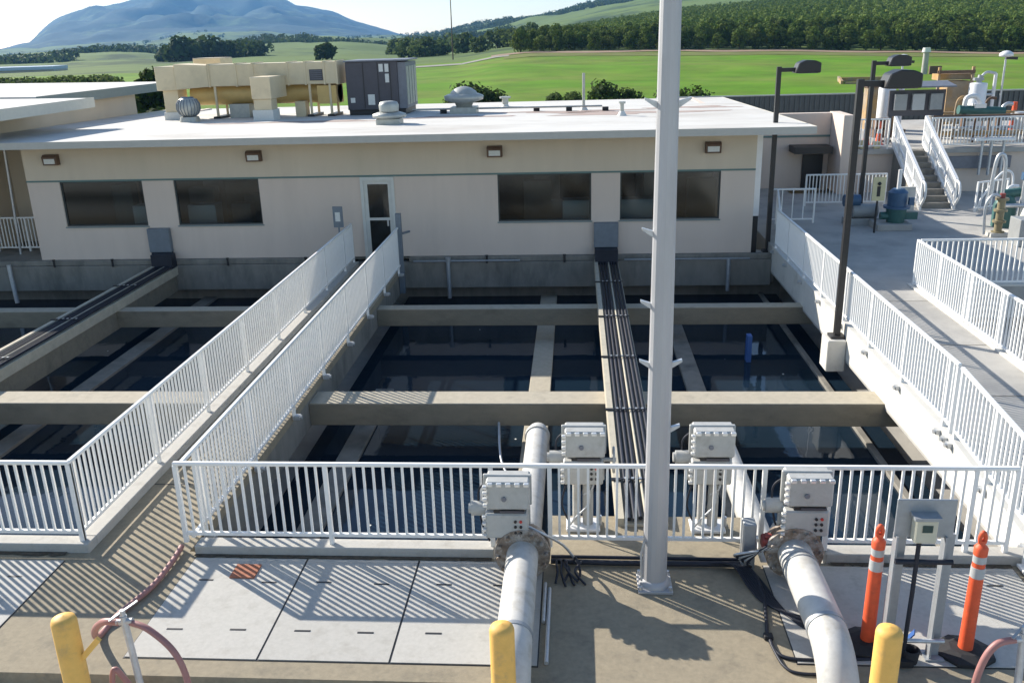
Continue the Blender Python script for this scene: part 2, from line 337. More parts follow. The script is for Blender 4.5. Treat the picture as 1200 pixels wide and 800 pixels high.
def low(xc, wd, label, y0=9.7, y1=24.1): solo('dividing_beam', MB().box(xc-wd/2, xc+wd/2, y0, y1, -1.6, -.99), 'beam_lit' if abs(xc+.74) < .1 else 'wallconc', label, 'beam', LB, .01)  # paler tone for the sunlit beam, darker one for those in shade
low(-.74, .44, 'grey dividing beam at water level behind the left white pipe, partly sunlit')
low(2.42, .38, 'grey dividing beam at water level right of the tall pole')
low(5.06, .12, 'thin dividing beam at water level beside the white wall')
low(-3.95, .38, 'grey dividing beam at water level next to the walkway right side', 9.7, 17)
low(-10.45, .4, 'grey dividing beam at water level in the left basin')
solo('reflection_post', MB().box(3.72, 3.82, 18.7, 18.9, -1.4, -.45), 'blue', 'blue post added for a reflection in the dark water behind the sunlit beam', 'post')  # blue box added in place of a reflection on the water

# cable trays carrying conduits over the basins
def cable_tray(x0, x1, y0, label, n=7):
    t = thing('cable_tray', ((x0+x1)/2, 16.5, 0), label, 'cable tray', 'cable trays over the basins')
    MB().box(x0, x1, y0, 23.58, -.2, .03).build('tray_beam', 'tray', t, .008)
    MB().box(x0, x0+.09, y0, 23.58, .032, .11).build('side_lip', 'tray', t)
    wd = (x1-x0-.14)/n
    for i in range(n):
        x = x0+.12+wd*(i+.5)
        MB().cyl((x, y0+random.random()*.1, .085), (x, 23.58, .085), wd*(.40 if i != 3 else .28), n=8).build('conduit', 'conduit' if i != 3 else 'tray', t)
    for y in (10.9, 13.3, 15.8, 18.35, 21.2):
        st = MB().box(x0+.1, x1, y, y+.035, .125, .14).build('strap', 'conduit', t)
        for k in range(5): MB().box(x0+.14+k*.1, x0+.175+k*.1, y-.006, y+.04, .1405, .152).build('clip', 'galv', st)
        MB().box(x0-.03, x0+.1, y-.015, y+.05, .112, .135).build('strap_foot', 'black', t)
    MB().box(x0+.02, x1-.02, 23.30, 23.6, .0, .42).build('riser_cover', 'conduit', t)
    return t
cable_tray(.50, 1.14, 9.9, 'sunlit concrete tray of dark conduits running to the building beside the tall pole')
cable_tray(-11.68, -11.06, 9.6, 'shaded tray of dark conduits crossing the left basin')
wall(MB().box(-11.66, -11.12, 9.7, 23.55, -.66, -.205), 'beam', 'concrete wall carrying the left cable tray across the left basin')

# ------------------------------------------------------------------ railings
def railing(name, label, p0, p1, h=1.05, posts=None, m='rail', sp=.112, bw=.027, clear=.12, group='white metal railings', gaps=(), bracket=0, cat='railing', top_from=None):
    p0, p1 = Vector(p0), Vector(p1); L = (p1-p0).length; d = (p1-p0)/L; hx = Vector((d.x, d.y, 0)).normalized()
    t = thing(name, (p0+p1)/2, label, cat, group)
    up = Vector((0,0,1))
    MB().bar(p0+up*h-hx*.02, p1+up*h+hx*.02, .055, .045).build('top_rail', m, t, .008)
    if posts is None:
        k = max(1, round(L/1.9)); posts = [L*i/k for i in range(k+1)]
    segs = []; cur = 0
    for a, c in gaps: segs.append((cur, a)); cur = c
    segs.append((cur, L))
    for a, c in segs:
        if c-a > .1: MB().bar(p0+d*a+up*clear, p0+d*c+up*clear, .042, .04).build('bottom_rail', m, t)
    for s in posts:
        q = p0+d*s; MB().bar(q-up*(.13 if bracket else 0), q+up*(h-.022), .05, .05, up=hx).build('post', m, t)
        if bracket:
            n = Vector((-hx.y, hx.x, 0))*bracket
            MB().bar(q-up*.09, q-up*.09+n*.10, .10, .07).build('bracket', 'galv', t)
            MB().cyl(q-up*.09+n*.10, q-up*.09+n*.13, .035, n=8).build('bracket_bolt', 'galv', t)
    edges = sorted(posts)
    for i in range(len(edges)-1):
        a, c = edges[i], edges[i+1]
        if any(g0-.05 <= a and c <= g1+.05 for g0, g1 in gaps): continue
        n = max(1, round((c-a)/sp)); b = MB()
        for k in range(1, n):
            q = p0+d*(a+(c-a)*k/n); b.bar(q+up*(clear+.02), q+up*(h-.022), bw, bw, up=hx)
        b.build('baluster_panel', m, t)
    return t
cz = .12
railing('railing', 'long white railing in front of the right basin between walkway and white wall', (-4.73, 9.23, cz), (4.86, 9.23, cz),
        posts=[0, 1.8, 3.74, 4.42, 6.85, 7.58, 9.15, 9.59], gaps=[(3.74, 4.42), (6.85, 7.58)])
railing('railing', 'white railing at the lower left in front of the left basin', (-13.5, 9.23, cz), (-6.04, 9.23, cz), posts=[0, 1.86, 3.72, 5.58, 7.46])
railing('railing', 'white railing along the left side of the walkway to the glass door', (-6.04, 9.25, cz), (-6.04, 23.5, cz), posts=[0]+[.25+1.86*i for i in range(1, 8)]+[14.25])
railing('railing', 'white railing along the right side of the walkway, bracketed to its slab edge', (-4.66, 9.27, .05), (-4.66, 22.9, .05), h=1.12, posts=[.35+1.87*i for i in range(0, 8)], bracket=-1)
ry = 'white_rail'
railing('railing', 'bright white railing on top of the long white basin wall', (5.23, 11.85, .4), (5.23, 23.4, .4), h=1.02, m='rail_white', posts=[0.0, .25, 1.95, 3.65, 5.25, 6.9, 8.5, 10.1, 11.55], bracket=1)
railing('railing', 'white railing sloping down the ramp at the right edge', (5.23, 8.0, .03), (5.23, 11.72, .39), h=1.02, m='rail_white', posts=[0, 1.4, 2.6, 3.7], bracket=1)
for z in (.75, .98, 1.2): pass
railing('railing', 'white railing beside the sunlit path opposite the lamp poles', (7.42, 14.2, .42), (7.42, 19.6, .42), h=1.0, m='rail_white', posts=[0, 1.25, 2.5, 2.7, 4.0, 5.4], clear=.06)
railing('railing', 'white railing closing the far end of the lower yard', (7.5, 19.62, .42), (13.5, 19.62, .42), h=1.0, m='rail', posts=[0, 2.35, 4.2, 6.0], clear=.06)
solo('concrete_kerb', MB().box(7.32, 7.54, 13.9, 19.7, .402, .44).box(7.54, 14, 19.5, 19.74, .402, .44), 'white_conc', 'thin pale kerb under the railings round the lower yard', 'kerb')
solo('concrete_pier', MB().box(7.46, 8.1, 13.7, 14.35, -.6, 1.35), 'white_conc', 'white concrete pier at the right edge beside the path', 'pier', None, .015)

# ================================================================== CONTROL BUILDING
def building():
    t = thing('control_building', (-5, 24, .2), 'single storey pink building with white flat roof behind the basins', 'building')
    Y0, Y1 = 23.83, 24.03
    b = MB()
    solid = [(-15.1,-14.18,.2,2.4),(-14.18,-11.83,.2,1.14),(-11.83,-10.95,.2,2.4),(-10.95,-8.57,.2,1.14),(-8.57,-5.78,.2,2.4),
             (-4.86,-2.07,.2,2.4),(-2.07,.42,.2,1.12),(.42,1.18,.2,2.4),(1.18,3.8,.2,1.12),(3.8,4.68,.2,2.4)]
    for x0, x1, z0, z1 in solid: b.box(x0, x1, Y0, Y1, z0, z1)
    b.box(4.48, 4.68, Y1, 37, .2, 3.4); b.box(-15.1, -14.9, Y1, 37, .2, 3.4)
    b.build('wall', 'stucco', t)
    MB().box(-15.1, 4.68, Y0-.004, Y1, 2.402, 3.38).build('upper_wall', 'stucco_up', t)
    MB().box(-15.1, 4.68, Y0-.022, Y0-.005, 2.385, 2.43).build('trim_band', 'teal', t)
    # room behind the glass
    b = MB(); b.box(-14.9, 4.48, 24.05, 29.8, .1, .2); b.box(-14.9, 4.48, 29.8, 30, .2, 3.3); b.box(-14.9, 4.48, 24.05, 29.8, 3.25, 3.3)
    for x in (-6.6, -4.2): b.box(x, x+.1, 24.04, 29.8, .2, 3.25)
    b.build('interior', 'interior', t)
    # roof
    rf = MB().prism([(22.86,3.40),(22.86,3.56),(37.6,3.34),(37.6,3.16)], 'x', -17.15, 5.88).build('roof', 'roof', t)
    MB().box(-17.15, 5.9, 22.825, 22.857, 3.385, 3.565).build('fascia', 'fascia', t)
    MB().add([(5.884,22.857,3.385),(5.914,22.857,3.385),(5.914,37.6,3.16),(5.884,37.6,3.16),(5.884,22.857,3.565),(5.914,22.857,3.565),(5.914,37.6,3.345),(5.884,37.6,3.345)],
             [(0,3,2,1),(4,5,6,7),(0,1,5,4),(1,2,6,5),(2,3,7,6),(3,0,4,7)]).build('fascia', 'fascia_pale', t)
    # worn reddish patches on the membrane
    def zr(y): return 3.56-(y-22.86)*.22/14.74
    for cx, cy, rx, rys in ((-.2, 30.6, 2.2, .6), (1.6, 29.4, 2.4, .75), (-3.8, 29.2, 1.6, .5), (-8.6, 28.4, 2.6, .35), (4.0, 31.5, 1.4, .5)):
        pts = []
        for k in range(26):
            a = 2*math.pi*k/26; q = 1+.35*math.sin(3*a+cx)+.2*math.sin(7*a); x, y = cx+rx*q*math.cos(a), cy+rys*q*math.sin(a); pts.append((x, y, zr(y)+.005))
        m = MB(); m.open = True; m.add(pts, [tuple(range(26))]); m.build('roof_stain', 'roofstain', rf)
    # windows
    for x0, x1, z0, cab in ((-14.18,-11.83,1.14,(-12.5,-11.9)), (-10.95,-8.57,1.14,(-10.9,-10.1)), (-2.07,.42,1.12,(-.35,.38)), (1.18,3.8,1.12,(1.2,2.1))):
        z1 = 2.385; f = MB()
        e = .035
        f.box(x0, x1, 23.87, 23.95, z0, z0+e).box(x0, x1, 23.87, 23.95, z1-e, z1-.002).box(x0, x0+e, 23.87, 23.95, z0+e, z1-e).box(x1-e, x1, 23.87, 23.95, z0+e, z1-e)
        wdw = f.build('window', 'frame', t)
        MB().box(x0+e, x1-e, 23.90, 23.912, z0+e, z1-e).build('pane', 'glass', wdw)
        MB().box(x0-.03, x1+.03, 23.80, 23.87, z0-.035, z0-.002).build('sill', 'fascia_green', wdw)
        MB().box(cab[0], cab[1], 24.4, 24.9, .2, z0+.45).build('cabinet', 'vessel', t)
        for k in range(3):
            xa = x0+(x1-x0)*random.random(); MB().box(xa, xa+.5+random.random()*.5, 26+k, 26.4+k, .2, 1.2+random.random()*1.2).build('cabinet', 'grey_panel', t)
    # door
    fr = MB().box(-5.78, -5.70, 23.80, 23.95, 0, 2.38).box(-4.94, -4.86, 23.80, 23.95, 0, 2.38).box(-5.70, -4.94, 23.80, 23.95, 2.28, 2.38).build('door_frame', 'doorframe', t)
    dr = MB().box(-5.70, -5.60, 23.85, 23.9, .02, 2.28).box(-5.04, -4.94, 23.85, 23.9, .02, 2.28).box(-5.60, -5.04, 23.85, 23.9, 2.18, 2.28).box(-5.60, -5.04, 23.85, 23.9, 1.20, 1.27).box(-5.60, -5.04, 23.85, 23.9, .02, .2).build('door', 'doorframe', t)
    MB().box(-5.60, -5.04, 23.87, 23.882, .2, 1.20).box(-5.60, -5.04, 23.87, 23.882, 1.27, 2.18).build('pane', 'glass', dr)
    MB().box(-5.11, -5.07, 23.80, 23.85, 1.05, 1.2).build('handle', 'galv', dr)
    # wall lights
    for x in (-14.23, -8.58, -2.11, 3.55):
        l = MB().prism([(23.82,2.86),(23.66,2.86),(23.62,3.08),(23.70,3.14),(23.82,3.14)], 'x', x-.2, x+.2).build('wall_light', 'brown', t)
        MB().box(x-.15, x+.15, 23.628, 23.64, 2.90, 3.04).build('lens', 'label', l)
    for x0, x1 in ((-11.83, -11.21), (.49, 1.14)):
        MB().box(x0, x1, 23.66, 23.822, .42, 1.08).build('cable_box', 'box_blue', t, .01)
        MB().box(x0+.02, x1-.02, 23.70, 23.82, .2, .42).build('cable_chute', 'conduit', t)
    MB().box(4.70, 4.86, 24.0, 24.16, 1.15, 3.36).build('sunlit_strip', 'vessel', t)  # white box added in place of a sunlit strip at the corner
    MB().box(4.71, 4.85, 24.0, 24.15, .1, 1.15).build('dark_strip_foot', 'black', t)  # dark box added below the white strip
    return t
building()
# things at the wall foot
solo('wall_pipe', MB().tube([(-4.4,23.5,.13),(-3.9,23.5,.13),(-1.5,23.5,.13)], .025, 8).tube([(-3.45,23.5,.16),(-3.45,23.46,-.1),(-3.45,23.46,-.9)], .055, 10).cyl((-3.45,23.5,.1),(-3.45,23.5,.22),.075,n=10), 'stand', 'grey pipe with drop leg on the ledge right of the glass door', 'pipe')
solo('wall_pipe', MB().tube([(1.3,23.5,.12),(4.6,23.5,.12)], .022, 8).tube([(4.05,23.5,.12),(4.05,23.46,-.2),(4.05,23.46,-.75)], .05, 10), 'stand', 'grey pipe with drop leg on the ledge at the right end of the facade', 'pipe')
solo('wall_pipe', MB().tube([(-15.9,23.5,.15),(-15.9,23.5,-.2),(-15.85,23.46,-.95)], .06, 10), 'galv', 'grey drop pipe on the ledge at the far left', 'pipe')
for x in (-14.6, -12.9, -9.6, -7.4, -2.4, -.3, 2.2):
    t = solo('anchor_stub', MB().cyl((x,23.55,.05),(x,23.55,.24),.03,n=8).cyl((x,23.55,.24),(x,23.55,.27),.045,n=8), 'black', 'small black stub on the ledge along the building foot', 'stub', 'black anchor stubs along the ledge')
solo('warning_plate', MB().box(-6.36, -6.1, 22.95, 22.98, 1.2, 1.75).box(-6.25, -6.21, 22.955, 22.975, .9, 1.2), 'box_blue', 'small blue grey plate at the end of the left walkway rail', 'plate')
MB().box(-6.30, -6.17, 22.935, 22.948, 1.36, 1.6).build('notice', 'label', bpy.data.objects['warning_plate'])
t = thing('gate_post', (-4.62, 22.9, 0), 'blue grey post with open gate leaf beside the glass door', 'gate post')
MB().box(-4.70, -4.56, 22.88, 23.0, -.6, 1.55).build('post', 'box_blue', t)
MB().bar((-4.6,23.0,1.0),(-4.42,23.3,1.0),.05,.05).build('latch', 'box_blue', t)

# left alcove and left wing
t = thing('left_wing', (-20, 28, 0), 'beige building wing at the left with two white roofs', 'building')
MB().box(-30, -17.2, 24, 35.2, .2, 4.18).build('wall', 'stucco_up', t)
MB().box(-17.19, -15.1, 26.4, 26.6, .2, 3.3).build('alcove_wall', 'stucco_up', t)
MB().prism([(-31,4.56),(-15.05,4.38),(-15.05,4.13),(-31,4.3)], 'y', 22.4, 28.0).build('roof', 'roof', t)
MB().box(-15.047, -15.02, 22.38, 28.02, 4.10, 4.40).build('fascia', 'fascia_pale', t)
MB().prism([(-31,4.62),(-16.9,4.45),(-16.9,4.2),(-31,4.35)], 'y', 28.03, 38.2).build('roof', 'roof', t)
MB().box(-16.897, -16.87, 28.03, 38.22, 4.14, 4.46).build('fascia', 'fascia_green', t)
railing('railing', 'shaded railing in the alcove left of the pink building', (-17.1, 25.0, .2), (-15.15, 25.0, .2), h=1.0, posts=[0, .97, 1.95])
solo('alcove_pole', MB().cyl((-16.2,24.6,.2),(-16.05,24.6,3.3),.035,n=8), 'galv', 'thin grey pole standing in the alcove at the far left', 'pole')
solo('alcove_floor', MB().box(-22, -15.1, 23.84, 26.4, 0, .2), 'wallconc', 'raised concrete landing in the alcove at the far left', 'landing')
VP_G = 'small vents on the left wing roof'
for i, (x, y, lb) in enumerate(((-23.2, 33.5, 'small pale vent with twin stems on the left wing roof'), (-22.6, 33.5, 'small dark topped vent beside its twin on the left wing roof'), (-24.2, 30.5, 'low lone vent near the left edge of the roof'))):
    tv = thing('roof_vent', (x, y, 4.55), lb, 'vent', VP_G)
    MB().cyl((x,y,4.5),(x,y,4.75),.16,.09,n=12).build('flashing', 'label', tv); MB().cyl((x,y,4.75),(x,y,5.0 if i < 2 else 4.9),.1,n=12).build('cap', 'black' if i < 2 else 'vent', tv)

# ================================================================== ROOF EQUIPMENT
def rz(y): return 3.56-(y-22.86)*.22/14.74
def ductwork():
    t = thing('duct_run', (-11, 31, 3.45), 'long beige rooftop ductwork left of the dark unit', 'ductwork')
    b = MB()
    b.box(-12.45, -8.0, 31.0, 32.1, 4.5, 5.22)
    b.build('main_duct', 'duct', t, .02)
    for x in (-12.45, -11.5, -10.9, -9.7, -9.1, -8.45, -8.02): MB().box(x-.03, x+.03, 30.97, 32.13, 4.48, 5.25).build('seam_flange', 'duct', t)
    MB().box(-14.15, -13.45, 30.6, 31.9, 4.42, 5.2).build('elbow_box', 'duct', t, .02)
    MB().add([(-13.44,30.55,4.45),(-12.48,30.95,4.5),(-12.48,32.0,4.5),(-13.44,31.8,4.45),(-13.44,30.55,5.27),(-12.48,30.95,5.2),(-12.48,32.0,5.2),(-13.44,31.8,5.27)],
             [(0,3,2,1),(4,5,6,7),(0,1,5,4),(1,2,6,5),(2,3,7,6),(3,0,4,7)]).build('angled_duct', 'duct', t)
    MB().box(-13.6, -12.6, 32.6, 33.8, 4.4, 5.42).build('rear_duct', 'duct', t, .02)
    MB().box(-14.02, -13.5, 30.75, 31.5, 3.62, 4.415).build('drop_duct', 'duct', t, .01)
    MB().box(-14.06, -13.46, 30.70, 31.55, rz(31)-.02, 3.70).build('duct_kerb', 'label', t)
    MB().cyl((-13.3,31.6,4.22),(-8.1,31.6,4.22),.36,n=24).build('lower_duct', 'ductgold', t)
    MB().box(-8.75, -8.1, 31.05, 32.0, 3.85, 4.45).build('transition_box', 'ductgold', t)
    MB().box(-10.45, -9.80, 29.35, 31.0, 4.14, 4.83).build('front_elbow', 'duct', t, .015)
    MB().box(-10.42, -9.84, 29.40, 30.0, 3.78, 4.135).build('drop_duct', 'duct', t, .01)
    MB().box(-10.47, -9.80, 29.35, 30.05, rz(29.7)-.02, 3.80).build('duct_kerb', 'label', t)
    MB().box(-11.9, -11.2, 31.1, 31.9, 3.44, 3.9).build('plenum', 'vent', t)
    MB().box(-9.55, -9.2, 31.0, 31.5, 3.44, 3.95).build('plenum', 'duct', t)
    for x in (-12.3, -10.9, -10.6, -9.0, -8.3):
        for y in (31.05, 31.95): MB().box(x-.035, x+.035, y-.035, y+.035, 3.5, 4.5).build('leg', 'duct', t); 
        MB().box(x-.12, x+.12, 30.9, 32.1, rz(31.6)-.02, 3.51).build('sleeper', 'black', t)
    lv = MB().box(-8.95, -8.5, 30.975, 31.0, 4.62, 4.98).build('louver', 'rtu', t)
    s = MB()
    for k in range(5): s.box(-8.92, -8.53, 30.955, 30.975, 4.66+k*.065, 4.68+k*.065)
    s.build('louver_blades', 'rtu_side', lv)
ductwork()
def rtu():
    t = thing('rooftop_unit', (-6.75, 32, 3.5), 'dark grey rooftop air conditioning unit beside the beige ducts', 'air conditioner')
    MB().box(-7.72, -5.95, 31.0, 33.2, 3.62, 5.18).build('cabinet', 'rtu', t, .015)
    MB().box(-5.945, -5.68, 31.05, 33.15, 3.64, 5.14).build('coil_panel', 'rtu_side', t)
    MB().box(-7.76, -5.62, 30.95, 33.25, 5.185, 5.23).build('top', 'rtu_side', t)
    MB().box(-7.7, -5.75, 31.1, 33.1, rz(32)-.02, 3.615).build('kerb', 'black', t)
    for x in (-7.12, -6.62, -6.2): MB().box(x-.01, x+.01, 30.985, 30.999, 3.66, 5.14).build('panel_seam', 'black', t)
    for x0, x1, z0, z1 in ((-6.57,-6.43,4.85,5.1),(-6.37,-6.24,4.84,5.1),(-6.37,-6.24,4.5,4.78),(-7.0,-6.77,3.78,4.12),(-7.6,-7.45,3.86,4.02)):
        MB().box(x0, x1, 30.984, 30.998, z0, z1).build('sticker', 'label', t)
    for k in range(4): MB().box(-5.68, -5.66, 31.15+k*.5, 31.5+k*.5, 3.75, 5.0).build('coil_grille', 'vent', t)
rtu()
t = thing('turbine_vent', (-12.75, 29.7, rz(29.7)), 'round grey turbine vent in front of the left end of the ducts', 'vent')
MB().cyl((-12.75,29.7,rz(29.7)-.02),(-12.75,29.7,3.62),.34,.30,n=20).build('base', 'vent', t)
MB().lathe((-12.75,29.7,3.62), [(.17,0),(.30,.1),(.37,.25),(.36,.42),(.27,.56),(.2,.6)], 24).build('rotor', 'vent', t)
v = MB()
for k in range(20):
    a = 2*math.pi*k/20; ca, sa = math.cos(a), math.sin(a)
    v.tube([(-12.75+ca*r, 29.7+sa*r, 3.62+z) for r, z in ((.18,0),(.31,.1),(.38,.25),(.37,.42),(.28,.56))], .014, 5)
v.build('fins', 'box_blue', t)
MB().cyl((-12.75,29.7,4.22),(-12.75,29.7,4.25),.2,n=20).build('cap', 'bluemotor', t)
def mush(x, y, s, label, kind):
    z = rz(y); t = thing('exhaust_fan', (x, y, z), label, 'roof fan', 'domed exhaust fans on the white roof')
    MB().box(x-.42*s, x+.42*s, y-.42*s, y+.42*s, z-.02, z+.2*s).build('kerb', 'vent', t, .01)
    if kind == 0:
        MB().lathe((x,y,z+.2*s), [(.44,0),(.56,.06),(.58,.16),(.5,.22),(.38,.25)] if s == 1 else [(.44*s,0),(.6*s,.05*s),(.6*s,.15*s),(.4*s,.22*s)], 24).build('skirt', 'vent', t)
        MB().lathe((x,y,z+.44*s), [(.34*s,0),(.36*s,.22*s),(.30*s,.33*s),(.15*s,.36*s)], 24).build('dome', 'vent', t)
    else:
        MB().lathe((x,y,z+.2*s), [(.25*s,0),(.3*s,.12*s),(.62*s,.22*s),(.64*s,.34*s),(.5*s,.40*s)], 24).build('skirt', 'vent', t)
        MB().lathe((x,y,z+.58*s), [(.46*s,0),(.40*s,.1*s),(.25*s,.2*s),(.08*s,.25*s)], 24).build('dome', 'vent', t)
mush(-5.45, 26.75, .82, 'round grey exhaust fan near the front roof edge', 0)
mush(-3.75, 31.1, 1.05, 'wide domed exhaust fan behind, right of the dark unit', 1)
def stack(x, y, h, r, label, hood=0):
    z = rz(y); t = thing('vent_pipe', (x, y, z), label, 'vent pipe', 'vent pipes on the white roof')
    MB().cyl((x,y,z-.02),(x,y,z+.14),.16,.07,n=12).build('flashing', 'label', t)
    MB().cyl((x,y,z+.1),(x,y,z+h),r,n=10).build('pipe', 'vent', t)
    if hood: MB().cyl((x,y,z+h),(x,y,z+h+.06),r*1.8,n=10).build('cap', 'vent', t)
stack(.29, 31.2, 1.2, .05, 'tall thin vent pipe standing on the middle of the white roof')
stack(1.42, 28.1, .36, .06, 'short vent pipe just left of the tall pole on the white roof', 1)
stack(-2.6, 34.4, .3, .12, 'low capped vent near the back roof edge right of the wide domed fan', 1)
for x, y in ((-4.45, 31.0), (-1.3, 31.2), (1.0, 30.6), (-.2, 30.9)):
    solo('pipe_block', MB().box(x-.1, x+.1, y-.12, y+.12, rz(y)-.005, rz(y)+.13), 'rubber', 'small black support block under the thin pipe on the white roof', 'pipe support', 'black support blocks on the roof')
solo('roof_pipe', MB().tube([(-5.5,31.0,rz(31)+.15),(.9,30.85,rz(31)+.15)], .03, 8), 'vent', 'thin grey pipe lying on black blocks across the white roof', 'pipe')

# ================================================================== POLES AND LAMPS
t = thing('tall_pole', (.86, 8.65, 0), 'tall pale grey steel pole with climbing steps in front of the railing', 'pole')
MB().cyl((.86,8.65,.03),(.86,8.65,9.5),.135,.078,n=16,smooth=False).build('shaft', 'pole', t)
MB().box(.67, 1.05, 8.46, 8.84, 0, .035).build('base_plate', 'pole', t, .006)
for sx in (-1, 1):
    for sy in (-1, 1): MB().cyl((.86+sx*.16,8.65+sy*.16,.035),(.86+sx*.16,8.65+sy*.16,.08),.022,n=6).build('anchor_bolt', 'galv', t)
MB().lathe((.86,8.65,.035), [(.18,0),(.175,.03),(.14,.07)], 16).build('collar', 'pole', t)
for z, sd in ((2.62, (-1, 1)), (3.25, (-1,)), (3.98, (-1,)), (5.2, (1, -1)), (1.9, (1,))):
    for q in sd:
        MB().add([(.86+q*.10,8.63,z-.05),(.86+q*.10,8.67,z-.05),(.86+q*.10,8.67,z+.015),(.86+q*.10,8.63,z+.015),(.86+q*.215,8.62,z+.03),(.86+q*.215,8.68,z+.03),(.86+q*.215,8.68,z+.05),(.86+q*.215,8.62,z+.05)], [(0,3,2,1),(4,5,6,7),(0,1,5,4),(1,2,6,5),(2,3,7,6),(3,0,4,7)]).build('step_bolt', 'galv', t)
MB().tube([(.73,8.56,.6),(.70,8.55,.45),(.71,8.55,.12)], .014, 6).build('ground_wire', 'galv', t)
def area_lamp(x, y, zb, top, label, arm=1, blk=None, s=1):
    t = thing('lamp_pole', (x, y, zb), label, 'lamp post', 'black lamp poles along the basin wall')
    MB().box(x-.055, x+.055, y-.055, y+.055, zb+.04, top).build('pole', 'black', t)
    MB().box(x-.14, x+.14, y-.14, y+.14, zb, zb+.05).build('base_plate', 'black', t)
    MB().box(x+.056, x+.42, y-.045, y+.045, top-.13, top-.03).build('arm', 'black', t)
    h = MB().prism([(x+.36,top-.16),(x+1.0,top-.16),(x+1.0,top+.08),(x+.85,top+.14),(x+.62,top+.15),(x+.45,top+.08)], 'y', y-.22, y+.22).build('lamp_head', 'black', t, .02)
    MB().box(x+.46, x+.95, y-.17, y+.17, top-.172, top-.162).build('lens', 'rtu_side', h)
    if blk: MB().box(*blk).build('footing', 'white_conc', t, .015)
area_lamp(5.2, 24.25, .12, 4.93, 'black lamp pole standing at the right corner of the pink building', blk=(4.86, 5.34, 23.9, 24.5, -.65, .12))
area_lamp(5.06, 16.9, .13, 4.95, 'black lamp pole on a concrete block jutting from the white wall', blk=(4.84, 5.19, 16.65, 17.12, -.5, .13))
area_lamp(8.72, 28.0, .4, 4.9, 'black lamp pole farthest back, partly behind the nearer lamp head')

# ================================================================== VALVE ACTUATORS AND PIPES
def actuator(x, y, z, label, stem=None, wheel=1, motor=-1):
    """x,y centre, z bottom of the housing"""
    t = thing('valve_actuator', (x, y, 0 if stem else z), label, 'valve actuator', 'grey electric valve actuators at the railing')
    w = .25
    MB().box(x-w, x+w-.02, y-.15, y+.16, z, z+.31).build('lower_housing', 'act', t, .018)
    MB().box(x-w+.02, x+w, y-.15, y+.16, z+.36, z+.70).build('upper_housing', 'act', t, .018)
    MB().box(x-w+.10, x+w-.06, y-.125, y+.13, z+.30, z+.37).build('neck', 'black', t)
    MB().box(x-w-.02, x+w+.02, y+.0, y+.05, z+.345, z+.715).build('lid_flange', 'act', t, .008)
    MB().box(x-w-.03, x+w, y+.0, y+.05, z-.01, z+.325).build('lid_flange', 'act', t, .008)
    for k in range(5):
        MB().box(x-.21+k*.10, x-.15+k*.10, y-.175, y-.13, z+.655, z+.695).build('bolt', 'bolt', t, .006)
    for k in range(4):
        MB().box(x-w-.015, x-w+.035, y-.172, y-.12, z+.40+k*.075, z+.435+k*.075).build('bolt', 'bolt', t, .006)
        MB().box(x-w-.03, x-w+.015, y-.172, y-.12, z+.02+k*.078, z+.055+k*.078).build('bolt', 'bolt', t, .006)
    MB().box(x-.08, x+.19, y-.158, y-.151, z+.325, z+.355).build('nameplate', 'rtu', t)
    MB().cyl((x-.03,y-.17,z+.50),(x-.03,y-.145,z+.50),.028,n=10).build('knob', 'rtu_side', t)
    for i, (bx, bz, m) in enumerate(((.09,.22,'black'),(.15,.22,'red'),(.09,.155,'black'),(.15,.155,'black'),(.09,.085,'black'),(.15,.085,'black'))):
        MB().cyl((x+bx,y-.166,z+bz),(x+bx,y-.148,z+bz),.017,n=8).build('button', m, t)
    MB().cyl((x+motor*.24,y+.06,z+.27),(x+motor*.42,y+.06,z+.27),.085,n=14).cyl((x+motor*.42,y+.06,z+.27),(x+motor*.45,y+.06,z+.27),.06,n=14).build('motor', 'act', t)
    if wheel:
        hw = MB(); c = Vector((x+.36*wheel, y, z+.27))
        hw.tube([c+Vector((0, .15*math.cos(a), .15*math.sin(a))) for a in [2*math.pi*k/20 for k in range(21)]], .016, 6)
        for k in range(3):
            a = 2*math.pi*k/3; hw.tube([c, c+Vector((0, .15*math.cos(a), .15*math.sin(a)))], .012, 5)
        hw.cyl(c-Vector((.13*wheel,0,0)), c+Vector((.03,0,0)), .028, n=8)
        hw.build('handwheel', 'act', t)
    MB().tube(spline([(x-.24,y+.1,z+.58),(x-.34,y+.1,z+.45),(x-.31,y+.05,z+.1),(x-.22,y,z-.12)]), .012, 6).build('wiring', 'conduit', t)
    MB().tube(spline([(x+.12,y,z+.01),(x+.10,y-.05,z-.1),(x+.0,y-.02,z-.2)]), .014, 6).build('wiring', 'galv', t)
    if stem:
        MB().cyl((x-.09,y+.02,0),(x-.09,y+.02,z),.05,n=12).build('stem', 'pipe', t)
        MB().cyl((x+.05,y+.02,0),(x+.05,y+.02,z),.065,n=12).build('stem', 'act', t)
        MB().box(x-.22, x+.2, y-.14, y+.16, .0, .045).build('base_plate', 'vessel', t, .01)
        MB().tube(spline([(x+.05,y-.06,z),(x+.06,y-.1,z*.6),(x-.1,y-.12,z*.3),(x-.2,y-.1,.05)]), .013, 6).build('wiring', 'galv', t)
        MB().tube(spline([(x-.2,y,z),(x-.27,y-.02,z*.5),(x-.16,y-.05,.06)]), .013, 6).build('wiring', 'conduit', t)
        MB().cyl((x+.19,y+.0,.04),(x+.19,y+.0,.16),.035,n=8).cyl((x+.19,y,.16),(x+.19,y,z),.012,n=6).build('rod', 'galv', t)
    else:
        MB().cyl((x+.02,y,z-.18),(x+.02,y,z+.01),.085,n=12).build('neck_mount', 'rust', t)
        MB().box(x-.02, x+.16, y-.12, y-.04, z-.05, z-.01).build('yoke', 'yvalve', t)
    return t
actuator(-.77, 8.9, .50, 'grey actuator box on the rusty flange of the left white pipe', wheel=0)
